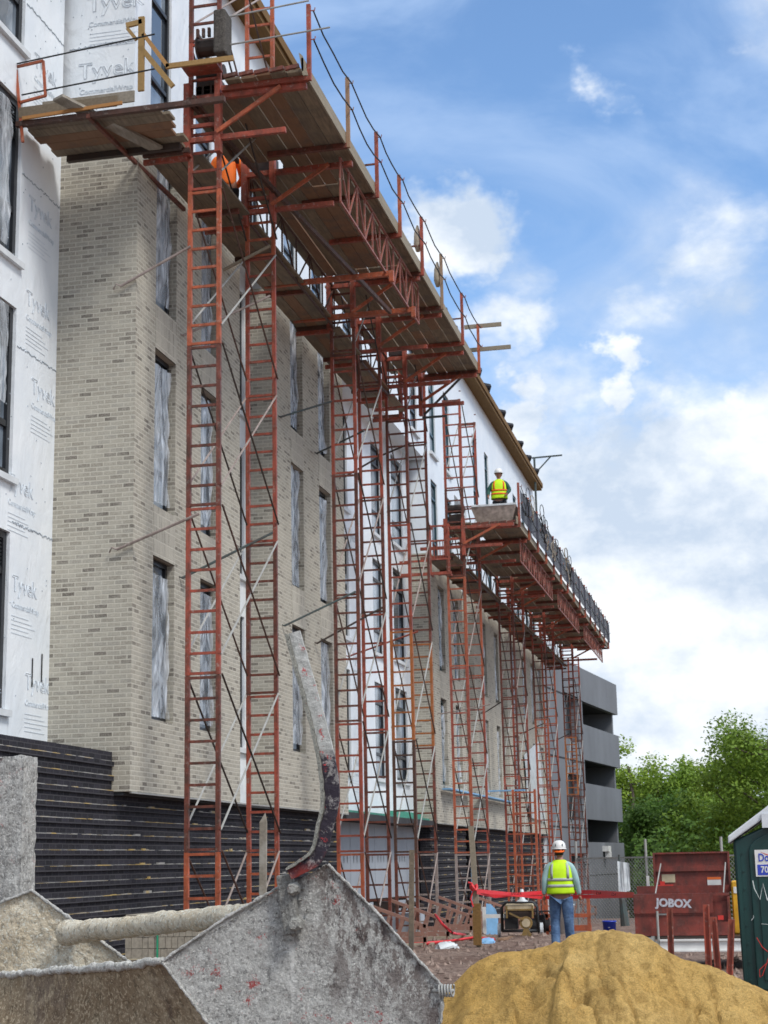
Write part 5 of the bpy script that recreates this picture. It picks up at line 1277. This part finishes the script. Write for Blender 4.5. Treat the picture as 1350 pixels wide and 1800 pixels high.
mb = MB(); p1, p2_ = jy(1243, 1542, .9), jy(1268, 1556, .9); mb.box((p1.x, yb_-.04, p2_.z), (p2_.x, yb_-.033, p1.z)); st_ = mb.build('warning_sticker', M['white_paint'], LD); mb = MB(); mb.box((p1.x, yb_-.043, p1.z-.035), (p2_.x, yb_-.0405, p1.z)); mb.build('sticker_band', M['label_orange'], st_)
mb = MB(); p1 = jy(1160, 1606); mb.box((p1.x-.05, yj-.02, p1.z-.02), (p1.x+.10, yj-.005, p1.z+.02)); mb.build('lock_plate', M['galvanised_steel'], TBb)
mb = MB(); p1 = jy(1262, 1613); mb.box((p1.x, yj-.005, p1.z-.03), (p1.x+.08, yj+.0, p1.z+.03)); mb.build('red_sticker', M['sign_red'], TBb)
TR = empty('trailer', (-.9, yj+.4, 0), label='low white flatbed trailer frame under the red tool chest', cat='trailer')
mb = MB(); a, b = jy(1160, 1652, -.12), jy(1400, 1652, -.12); mb.box((a.x, yj-.12, fb-.20), (b.x, yj-.04, fb-.06)); mb.box((a.x, yj-.15, fb-.07), (b.x, yj-.03, fb-.045)); mb.box((a.x, yj-.15, fb-.215), (b.x, yj-.03, fb-.195)); mb.build('side_rail', M['white_paint'], TR); mb = MB(); mb.box((a.x, yj+1.1, fb-.20), (b.x, yj+1.18, fb-.06)); mb.build('side_rail', M['white_paint'], TR)
mb = MB(); mb.box((jy(1112, 1650).x, yj+.0, fb-.05), (b.x, yj+1.08, fb-.01)); mb.build('deck', M['dark_steel'], TR)
mb = MB(); mb.beam((a.x+.3, yj+.2, fb-.12), (a.x-.45, yj-.15, fb-.10), .07, .07); mb.tube([(a.x-.1, yj-.05, fb+.0), (a.x-.1, yj-.05, fb-.35)], .03, 8); mb.tube([(a.x-.02, yj-.1, fb+.35), (a.x-.02, yj-.1, fb-.1)], .018, 8); mb.box((a.x-.28, yj-.12, fb-.14), (a.x-.08, yj+.02, fb-.02)); mb.build('jack_and_hitch', M['galvanised_steel'], TR)
for x in (.35, 1.0):
    for y_ in (yj+.05, yj+1.0):
        mb = MB(); mb.tube([(x, y_, .24), (x, y_+.16, .24)], .27, 20); w_ = mb.build('wheel', M['rubber'], TR); mb = MB(); mb.tube([(x, y_-.005, .24), (x, y_+.02, .24)], .14, 14); mb.build('rim', M['galvanised_steel'], w_)
mb = MB(); a = jy(1284, 1545, .3); b = jy(1330, 1644, .3); mb.box((a.x, yj+.45, fb-.005), (b.x+.3, yj+1.0, a.z-.03)); YB_ = empty('yellow_cabinet', (a.x, yj+.5, fb), label='yellow steel cabinet between the tool chest and the green toilet', cat='cabinet'); o = mb.build('cabinet_body', M['yellow_paint'], YB_); o.modifiers.new('b', 'BEVEL').width = .02
mb = MB(); p1, p2_ = jy(1289, 1559, .4), jy(1297, 1570, .4); mb.box((p1.x, yj+.44, p2_.z), (p2_.x, yj+.449, p1.z)); mb.build('label_plate', M['white_paint'], YB_)
mb = MB(); p1, p2_ = jy(1136, 1540, 1.2), jy(1142, 1565, 1.2); mb.box((p1.x, yj+1.2, .3), (p2_.x, yj+1.25, p1.z)); tag(mb.build('white_board', M['white_paint']), 'narrow white board standing behind the left end of the tool chest', 'board')
# red steel stakes
for i, (xa_, ya_, xb_, yb2, Y, lb2) in enumerate(((1177, 1596, 1183, 1760, 18.6, 'leftmost red steel stake, standing alone in front of the trailer hitch'), (1241, 1590, 1249, 1760, 17.6, 'tallest red steel stake, in front of the tool chest'), (1254, 1612, 1268, 1770, 17.2, 'leaning red steel stake just right of the tallest one'), (1286, 1616, 1281, 1770, 17.0, 'red steel stake nearest the green toilet'))):
    a = onY(xa_, ya_, Y); b = onY(xb_, yb2, Y); f = (a.z-gz(a.x, Y)+.1)/(a.z-b.z); b = a.lerp(b, f); mb = MB()
    mb.beam(a, b, .040, .012, up=(0, 1, 0)); mb.beam(a+Vector((-.026, -.015, 0)), b+Vector((-.026, -.015, 0)), .014, .04, up=(0, 1, 0)); mb.beam(a+Vector((.026, -.015, 0)), b+Vector((.026, -.015, 0)), .014, .04, up=(0, 1, 0))
    tag(mb.build('steel_stake', M['red_paint']), lb2, 'stake', 'red steel stakes in front of the tool chest')
# ================================================================== things at the foot of the scaffold
def grd(x, y, z=0): return onZ(x, y, z)
def post(x0_, y0_, x1_, y1_, Y, w, m, label, nm='timber_post', tip=False):
    a, b = onY(x0_, y0_, Y), onY(x1_, y1_, Y); f = (a.z-gz(b.x, Y)+.05)/(a.z-b.z); b = a.lerp(b, f); mb = MB(); mb.beam(a, b, .045, w, up=(1, 0, 0))
    if tip: mb.add([a+Vector((-w/2, -.022, 0)), a+Vector((w/2, -.022, 0)), a+Vector((w/2, .022, 0)), a+Vector((-w/2, .022, 0)), a+Vector((w*.3, 0, .12))], [(0, 1, 4), (1, 2, 4), (2, 3, 4), (3, 0, 4)])
    return tag(mb.build(nm, M[m]), label, 'post')
post(463, 1445, 462, 1600, 20.5, .09, 'mortar_plank', 'pointed timber stake in front of the second ladder frame', 'timber_stake', True)
post(724, 1494, 723, 1648, 28.5, .085, 'old_plank', 'dark timber post standing upright in the dirt left of the orange framed tower')
post(828, 1452, 838, 1600, 30.5, .10, 'pale_timber', 'tall pale timber post with red ribbon tied round it')
mb = MB(); a = onY(836, 1588, 30.48); mb.box((a.x-.05, 30.4, .0), (a.x+.10, 30.46, a.z)); tag(mb.build('timber_offcut', M['eave_board']), 'dark stained timber offcut nailed to the foot of the ribbon post', 'timber')
mb = MB(); a = onY(833, 1560, 30.42); mb.tube([a+Vector((.06*math.cos(t), .05*math.sin(t), .05*math.sin(t*2))) for t in [k*.6 for k in range(12)]], .022, 6); mb.tube([a, a+Vector((-.04, -.02, .08)), a+Vector((-.10, -.02, .09))], .02, 6); mb.tube([a, a+Vector((-.06, -.02, -.2)), a+Vector((-.02, -.02, -.35))], .014, 6)
tag(mb.build('ribbon_knot', M['red_tape']), 'red barrier ribbon knotted around the pale timber post', 'ribbon')
def tapeband(pts, h, label, lift=.0):
    mb = MB(); n_ = len(pts)
    for i in range(n_-1):
        a, b = Vector(pts[i]), Vector(pts[i+1]); m__ = 6
        for k in range(m__):
            t0, t1 = k/m__, (k+1)/m__; p_, q_ = a.lerp(b, t0), a.lerp(b, t1); w0 = .03*nz((p_.x*3, i, 0), 1, 2); w1 = .03*nz((q_.x*3, i, 0), 1, 2)
            mb.quad(p_+Vector((0, w0, -h/2)), q_+Vector((0, w1, -h/2)), q_+Vector((0, w1*.3, h/2)), p_+Vector((0, w0*.3, h/2)))
    o = mb.build('barrier_tape', M['red_tape'], fix=False); return tag(o, label, 'barrier tape')
tp = tapeband([onY(838, 1568, 30.4), onY(870, 1575, 31.5), onY(955, 1569, 33), onY(1040, 1568, 31), onY(1115, 1573, 26)], .075, 'upper strand of red barrier tape stretched behind the walking worker')
tapeband([onY(838, 1566, 30.45), onY(900, 1572, 32), onY(958, 1578, 33.1), onY(1040, 1576, 31.2), onY(1115, 1574, 26.1)], .07, 'lower strand of red barrier tape stretched behind the walking worker')
for k, (x, y, Y) in enumerate(((905, 1571, 32.0), (1062, 1570, 29.8), (1090, 1572, 28))):
    text('lettering', 'DANGER', .07, frame(onY(x, y, Y)+Vector((0, -.05, 0)), (1, -.1, 0), (0, 0, 1)), M['black_cable'], tp, ext=.001)
def ribbon_ground(pts, label, w=.07):
    mb = MB(); P_ = [Vector((p_.x, p_.y, gz(p_.x, p_.y)+.03+h)) for p_, h in pts]; mb.tube(P_, [w*.5*(1+.3*math.sin(i*2.1)) for i in range(len(P_))], 6); return tag(mb.build('barrier_ribbon', M['red_tape'], smooth=True), label, 'barrier tape')
ribbon_ground([(grd(712, 1657), 0), (grd(750, 1658), .02), (grd(790, 1654), 0), (grd(835, 1650), .03), (grd(868, 1652), 0)], 'red barrier tape lying along the dirt in front of the outrigger frames', .06)
a = onY(765, 1608, 31.0); mb = MB(); mb.tube([a, onY(778, 1625, 30.5), onY(795, 1640, 29.8), Vector((grd(818, 1646).x, grd(818, 1646).y, .03))], .025, 6); tag(mb.build('barrier_ribbon', M['red_tape'], smooth=True), 'red barrier tape hanging slack from an outrigger frame to the dirt', 'barrier tape')
# generator
GX_ = grd(915, 1646); g0 = gz(GX_.x, GX_.y)
GN = empty('generator', (GX_.x, GX_.y, g0), .1, 'portable generator with yellow tank inside a black tube frame on small wheels', 'generator'); Z3 = (0, 0, 0)
def gp(nm, mb, m, smooth=False): return mb.build(nm, M[m], GN, smooth, loc=Z3)
for y_ in (-.22, .22):
    mb = MB(); w_, h_, z_ = .36, .56, .10
    mb.tube([(-w_, y_, z_), (-w_, y_, z_+h_-.1), (-w_+.08, y_, z_+h_), (w_-.08, y_, z_+h_), (w_, y_, z_+h_-.1), (w_, y_, z_)], .02, 8); mb.tube([(-w_, y_, z_), (w_, y_, z_)], .02, 8); gp('tube_frame', mb, 'black_cable', True)
mb = MB(); mb.box((-.29, -.2, .50), (.29, .2, .63)); o = gp('fuel_tank', mb, 'yellow_tan'if 'yellow_tan' in M else 'label_tan'); o.modifiers.new('b', 'BEVEL').width = .03
mb = MB(); mb.box((-.30, -.18, .14), (-.04, .18, .36)); gp('control_box', mb, 'rubber'); mb = MB(); mb.box((-.24, -.18, .37), (.26, .18, .49)); gp('engine_block', mb, 'dark_steel')
mb = MB(); mb.tube([(.13, -.16, .26), (.13, -.235, .26)], .13, 18); gp('recoil_cover', mb, 'ochre_paint'); mb = MB(); mb.tube([(.13, -.235, .26), (.13, -.25, .26)], .085, 16); gp('recoil_hub', mb, 'label_tan')
mb = MB(); mb.beam((-.20, -.24, .46), (.08, -.24, .32), .03, .035); mb.beam((-.25, -.24, .36), (-.25, -.24, .60), .02, .035); mb.beam((.27, -.24, .36), (.27, -.24, .60), .02, .035); mb.beam((-.25, -.24, .52), (.27, -.24, .52), .02, .03); gp('bracket', mb, 'ochre_paint')
mb = MB(); mb.add([(.08, -.24, .14), (.18, -.24, .14), (.24, -.24, .0), (.02, -.24, .0)], [(0, 1, 2, 3)]); mb.box((.04, -.26, .0), (.22, -.22, .03)); gp('stand', mb, 'ochre_paint')
for s_ in (-1, 1): mb = MB(); mb.tube([(s_*.40, .1, .12), (s_*.46, .1, .12)], .13, 16); gp('wheel', mb, 'clear_wrap')
mb = MB(); mb.lathe([(.13, 0), (.11, .03), (.06, .06), (.035, .14), (.05, .17), (.03, .26)], c=(.06, 0, .66), n=12); tag(mb.build('crumpled_plastic', M['clear_wrap'], None, True), 'crumpled pale plastic jug lying on top of the generator', 'plastic jug').matrix_world = Matrix.Translation((GX_.x, GX_.y, g0)) 
CX = grd(948, 1637)
CM = empty('compressor', (CX.x, CX.y, gz(CX.x, CX.y)), 0, 'small black machine with hoop handles right of the generator', 'compressor')
for k in range(2): mb = MB(); mb.tube([(-.16+.16*k, -.1, 0), (-.16+.16*k, -.1, .4), (-.10+.16*k, -.1, .5), (.08+.16*k, -.1, .5), (.14+.16*k, -.1, .4), (.14+.16*k, -.1, 0)], .018, 8); mb.build('hoop_handle', M['black_cable'], CM, True, loc=Z3)
mb = MB(); mb.tube([(-.18, .05, .2), (.22, .05, .2)], .15, 16); mb.box((-.1, -.05, .3), (.12, .15, .42)); mb.build('motor', M['rubber'], CM, loc=Z3)
for s_ in (-1, 1): mb = MB(); mb.tube([(s_*.22, .1, .1), (s_*.26, .1, .1)], .1, 14); mb.build('wheel', M['clear_wrap'], CM, loc=Z3)
# buckets
def bucket(p_, r_, h, m, label, cat='bucket'):
    E_ = empty('bucket', (p_.x, p_.y, gz(p_.x, p_.y)), 0, label, cat); mb = MB(); mb.lathe([(r_*.86, 0), (r_, h), (r_*1.04, h), (r_*1.04, h-.02)], n=20, capt=False); mb.lathe([(r_*.80, .02), (r_*.95, h)], n=20, capt=False); mb.build('pail', M[m], E_, True, loc=Z3)
    mb = MB(); mb.tube([(-r_*1.04, 0, h-.03), (-r_*.7, -.06, h*.7), (0, -r_*1.0, h*.55), (r_*.7, -.06, h*.7), (r_*1.04, 0, h-.03)], .006, 6); mb.build('bail_handle', M['galvanised_steel'], E_, loc=Z3); return E_
bucket(grd(1072, 1642), .14, .30, 'blue_plastic', 'blue plastic bucket on the ground behind the sand pile'); bucket(grd(997, 1640), .17, .62, 'clear_wrap', 'tall pale bucket just beyond the walking worker')
# blue foam board leaning with rounded top
mb = MB(); a = grd(862, 1640); zz_ = gz(a.x, a.y); mb.prism([(a.x-.10, a.y, zz_), (a.x+.16, a.y, zz_), (a.x+.16, a.y+.1, zz_+.35), (a.x+.10, a.y+.14, zz_+.52), (a.x-.0, a.y+.17, zz_+.62), (a.x-.10, a.y+.18, zz_+.64)], (0, .03, 0)); tag(mb.build('foam_board', M['blue_foam']), 'blue foam board with a curved edge leaning behind the ribbon post', 'board')
mb = MB(); a = grd(848, 1642); mb.box((a.x-.02, a.y+.2, 0), (a.x+.05, a.y+.24, .55)); mb.box((a.x+.02, a.y+.1, .32), (a.x+.45, a.y+.13, .40)); tag(mb.build('white_board', M['white_paint']), 'white board bracket beside the blue foam board', 'board')
# red steel frame near the walking worker
mb = MB(); a = onY(958, 1640, 36); 
mb.box((a.x, 36, gz(a.x, 36)), (a.x+.08, 36.08, 1.0)); mb.box((a.x, 36, .0), (a.x+1.0, 36.08, .12)); mb.box((a.x, 36, .28), (a.x+1.0, 36.05, .36)); mb.box((a.x+.92, 36.01, -.05), (a.x+.99, 36.07, .75)); tag(mb.build('steel_trestle', M['orange_red_paint']), 'red steel frame on the ground beyond the walking worker', 'trestle')
# timber scattered on the ground
g = random.Random(6)
for i, (x0_, y0_, x1_, y1_, lb2) in enumerate(((690, 1650, 850, 1648, 'long pale plank lying in front of the outrigger frames'), (730, 1643, 830, 1641, 'pale plank lying just behind the long one'), (700, 1661, 760, 1657, 'short plank at the left beside the red tape'), (880, 1652, 930, 1640, 'plank lying in front of the generator'))):
    a, b = grd(x0_, y0_), grd(x1_, y1_); mb = MB(); mb.beam(Vector((a.x, a.y, gz(a.x, a.y)+.035)), Vector((b.x, b.y, gz(b.x, b.y)+.035)), .12, .04); tag(mb.build('ground_plank', M['pale_timber']), lb2, 'plank', 'planks lying on the dirt')
def crumple(x, y, r_, m, label, nm, cat):
    p_ = grd(x, y); mb = MB(); mb.lathe([(r_, 0), (r_*1.0, r_*.2), (r_*.7, r_*.45), (r_*.2, r_*.55)], c=(p_.x, p_.y, gz(p_.x, p_.y)), n=12)
    for i, v in enumerate(mb.v): v = Vector(v); mb.v[i] = tuple(v+Vector((1, 1, .6))*.4*r_*nz(v, 9, 3))
    tag(mb.build(nm, M[m]), label, cat)
crumple(786, 1665, .22, 'clear_wrap', 'crumpled clear plastic lying on the dirt in front of the red tape', 'crumpled_plastic', 'plastic')
crumple(855, 1657, .15, 'blue_foam', 'flat pale blue foam scrap on the dirt below the ribbon post', 'foam_scrap', 'scrap')
for i in range(7):
    p_ = grd(640+22*i+g.uniform(-6, 6), 1632+g.uniform(-3, 3)); mb = MB(); mb.beam((p_.x-.4, p_.y+.9, gz(p_.x, p_.y)+.05), (p_.x+.35, p_.y+1.0, gz(p_.x, p_.y)+.06+.02*i % .05), .1, .035); tag(mb.build('timber_offcut', M['old_plank']), 'weathered timber offcut lying among the outrigger frames', 'timber', 'timber offcuts at the foot of the towers')
# dark pump and clutter at the foot of the recess
a = onY(690, 1565, 38.5); E_ = empty('concrete_pump', (a.x, 38.5, -.1), 0, 'dark machine parts on a pale block behind the outrigger frames at the recess', 'machine')
mb = MB(); mb.box((-.9, -.2, 0), (.7, .3, .45)); mb.build('pale_block', M['grey_panel'], E_, loc=Z3)
mb = MB(); mb.box((-.4, -.3, .47), (.1, .2, .72)); mb.tube([(.1, -.2, .6), (.5, -.2, .65), (.6, -.3, .4), (.55, -.3, .1)], .05, 8); mb.tube([(-.5, -.3, .75), (.4, -.3, .8)], .04, 8); mb.tube([(.3, -.3, .5), (.45, -.35, .7), (.8, -.3, .6)], .06, 8); mb.build('motor_parts', M['dark_steel'], E_, loc=Z3)
# ================================================================== fence
FN = empty('chain_link_fence', (-2.5, 46, -.3), label='chain link fence with steel posts behind the tool chest', cat='fence')
fy = 44; fxs = [(-5.05, 47), (-3.0, 45.5), (-.95, 44), (-.05, 43.5), (1.6, 42.8), (4.5, 42)]
for i, (x, y) in enumerate(fxs):
    mb = MB(); mb.tube([(x, y, gz(x, y)-.1), (x, y, 2.0)], .035, 8); mb.build('fence_post', M['galvanised_steel'], FN)
for (xa_, ya_), (xb_, yb2) in zip(fxs, fxs[1:]):
    mb = MB(); a = Vector((xa_, ya_, 0)); b = Vector((xb_, yb2, 0)); ln = (b-a).length; H = 1.75; zb = -.25; s = .11; n_ = int(ln/s)
    def line(u0, v0, u1, v1):
        p_ = a.lerp(b, u0/ln); q_ = a.lerp(b, u1/ln); p_.z = zb+v0; q_.z = zb+v1; mb.beam(p_, q_, .008, .008)
    for k in range(-int(H/s), n_):
        for sg_ in (1, -1):
            u0, v0, u1, v1 = k*s, 0, k*s+H, H
            if u0 < 0: v0 = -u0; u0 = 0
            if u1 > ln: v1 -= u1-ln; u1 = ln
            if u1 <= u0: continue
            if sg_ < 0: u0, u1 = ln-u0, ln-u1
            line(u0, v0, u1, v1)
    mb.beam((xa_, ya_, zb+H+.02), (xb_, yb2, zb+H+.02), .04, .04); mb.build('mesh_panel', M['galvanised_steel'], FN)
mb = MB(); p1 = onY(1085, 1514, 45); 
for i in range(6):
    u = i/5; mb.add([(p1.x+.26*u, 45+.05*math.sin(u*9), p1.z-.05*u), (p1.x+.26*u+.055, 45+.05*math.sin(u*9+1), p1.z-.05*u), (p1.x+.26*u+.055, 45.02, p1.z-.85-.1*math.sin(u*5)), (p1.x+.26*u, 45.0, p1.z-.8)], [(0, 1, 2, 3)])
tag(mb.build('plastic_sheet', M['clear_wrap'], fix=False), 'torn pale plastic sheet hanging on a post at the garage corner', 'plastic sheet')
mb = MB(); a = onY(1093, 1640, 45); mb.tube([(a.x, 45.1, gz(a.x, 45)), (a.x+.02, 45.1, 1.6)], .03, 8); mb.tube([(a.x+.1, 45.1, -.3), (a.x+.05, 45.08, .4), (a.x-.02, 45.1, .9)], [.12, .08, .02], 8); tag(mb.build('wrapped_post', M['green_grey_steel']), 'thin dark post wrapped in black cloth at the garage corner', 'post')
# ================================================================== trees
def tree(x, y, h, r, seed, leafm, label, nl=5200, ls=.26, name='tree', low=.08, cz=None):
    g = random.Random(seed); z0 = gz(x, y)-.3; E_ = empty(name, (x, y, z0), 0, label, 'tree', 'trees of the wood beyond the site')
    mb = MB(); top = h*.82; pts = [(0, 0, 0)]; cxx = cyy = 0
    for i in range(1, 6): cxx += g.uniform(-.25, .25); cyy += g.uniform(-.25, .25); pts.append((cxx, cyy, top*i/5))
    mb.tube(pts, [.028*h*(1-.16*i) for i in range(6)], 8); blobs = []
    for i in range(15):
        t = g.uniform(.16, .95); b0 = Vector(pts[min(4, int(t*5))]).lerp(Vector(pts[min(5, int(t*5)+1)]), (t*5) % 1)
        a_ = g.uniform(0, 6.28); ln = r*(1.0-.55*abs(t-.45))*g.uniform(.55, 1.0); e_ = b0+Vector((math.cos(a_)*ln, math.sin(a_)*ln, ln*g.uniform(.15, .7)))
        mid = b0.lerp(e_, .5)+Vector((0, 0, -.08*ln)); mb.tube([b0, mid, e_], [.008*h*(1.2-t*.8), .005*h, .0015*h], 5)
        blobs.append((e_, g.uniform(.24, .42)*r)); blobs.append((mid, g.uniform(.2, .34)*r))
    mb.build('trunk', M['bark'], E_, True, loc=Z3)
    for i in range(9): a_ = g.uniform(0, 6.28); rr_ = r*g.uniform(0, .45); blobs.append((Vector((math.cos(a_)*rr_, math.sin(a_)*rr_, h*g.uniform(.45, .93))), r*g.uniform(.22, .36)))
    for i in range(int(10*(1-low))): a_ = g.uniform(0, 6.28); rr_ = r*g.uniform(.4, .85); blobs.append((Vector((math.cos(a_)*rr_, math.sin(a_)*rr_, h*g.uniform(low, .45))), r*g.uniform(.25, .4)))
    mb = MB(); tot = sum(b[1]**2 for b in blobs)
    for c_, br in blobs:
        for _ in range(int(nl*br*br/tot)):
            d = Vector((g.gauss(0, 1), g.gauss(0, 1), g.gauss(0, 1))).normalized(); p_ = c_+Vector((d.x, d.y, d.z*.8))*br*(g.random()**.45)*g.uniform(.85, 1.18)
            if p_.z < .1: continue
            u = Vector((g.gauss(0, 1), g.gauss(0, 1), g.gauss(0, .6))).normalized(); v = u.cross(d+Vector((0, 0, .6))).normalized(); s = ls*g.uniform(.55, 1.25)
            mb.add([p_-u*s*.5, p_+v*s*.32, p_+u*s*.6, p_-v*s*.32], [(0, 1, 2, 3)])
    mb.build('crown', M[leafm], E_, False, fix=False, loc=Z3); return E_
def txp(px, Y): return onY(px, 1500, Y).x
TL = [(1112, 118, 13.6, 3.6, 'leaf_light', 'slim tree rising right beside the garage corner'), (1160, 124, 12.6, 3.8, 'leaf_mid', 'rounded tree second from the garage in the tree line'),
      (1205, 120, 12.4, 3.6, 'leaf_mid', 'middle tree above the left end of the open tool chest lid'), (1245, 122, 12.8, 3.6, 'leaf_light', 'tree left of the tallest tree in the tree line'),
      (1312, 92, 13.0, 3.3, 'leaf_light', 'tallest pale green tree above the white toilet roof'), (1128, 108, 9.0, 3.4, 'leaf_dark', 'low dark green tree beside the garage wall'),
      (1190, 104, 9.2, 3.6, 'leaf_dark', 'low dark tree behind the tool chest lid'), (1250, 98, 8.6, 3.4, 'leaf_mid', 'bushy low tree left of the green toilet'),
      (1380, 88, 12.4, 4.0, 'leaf_mid', 'broad tree behind the green toilet at the right edge'), (1075, 138, 13, 4.0, 'leaf_mid', 'tree peeking out behind the garage'), (1285, 126, 14.0, 4.0, 'leaf_mid', 'tall tree behind and left of the tallest one')]
for i, (x, y, h, r_, m, lb2) in enumerate(TL): tree(txp(x, y), y, h, r_, 100+i, m, lb2, nl=13000 if i not in (4, 8) else 17000, ls=.25 if i not in (4, 8) else .20)
mb = MB(); g = random.Random(77)
for _ in range(26000):
    x = g.uniform(-9.5, 9); y = g.uniform(84, 112) if g.random() < .6 else g.uniform(112, 150)
    if x < -.073*y and y < 112: continue
     
    zt_ = 2.2+1.6*nz((x*.35, y*.1, 0), 1, 3)+(2.5 if y > 112 else 0); z = gz(x, y)+g.random()*(zt_+3.2)
    p_ = Vector((x, y, z)); u = Vector((g.gauss(0, 1), g.gauss(0, 1), g.gauss(0, .6))).normalized(); v = u.orthogonal().normalized(); s = .28*g.uniform(.5, 1.2); mb.add([p_-u*s*.5, p_+v*s*.35, p_+u*s*.6, p_-v*s*.35], [(0, 1, 2, 3)])
tag(mb.build('undergrowth', M['leaf_dark'], fix=False), 'dense dark green undergrowth filling the foot of the wood', 'undergrowth', kind='stuff')
mb = MB(); g = random.Random(78)
for _ in range(16000):
    x = g.uniform(-26, 30); y = g.uniform(150, 175); z = gz(x, y)+g.random()**.8*(11+2*nz((x*.2, 0, 0), 1, 3))
    p_ = Vector((x, y, z)); u = Vector((g.gauss(0, 1), g.gauss(0, 1), g.gauss(0, .6))).normalized(); v = u.orthogonal().normalized(); s = .8*g.uniform(.5, 1.2); mb.add([p_-u*s*.5, p_+v*s*.35, p_+u*s*.6, p_-v*s*.35], [(0, 1, 2, 3)])
tag(mb.build('far_wood', M['leaf_mid'], fix=False), 'far wood closing the view behind the nearer trees', 'wood', kind='stuff')
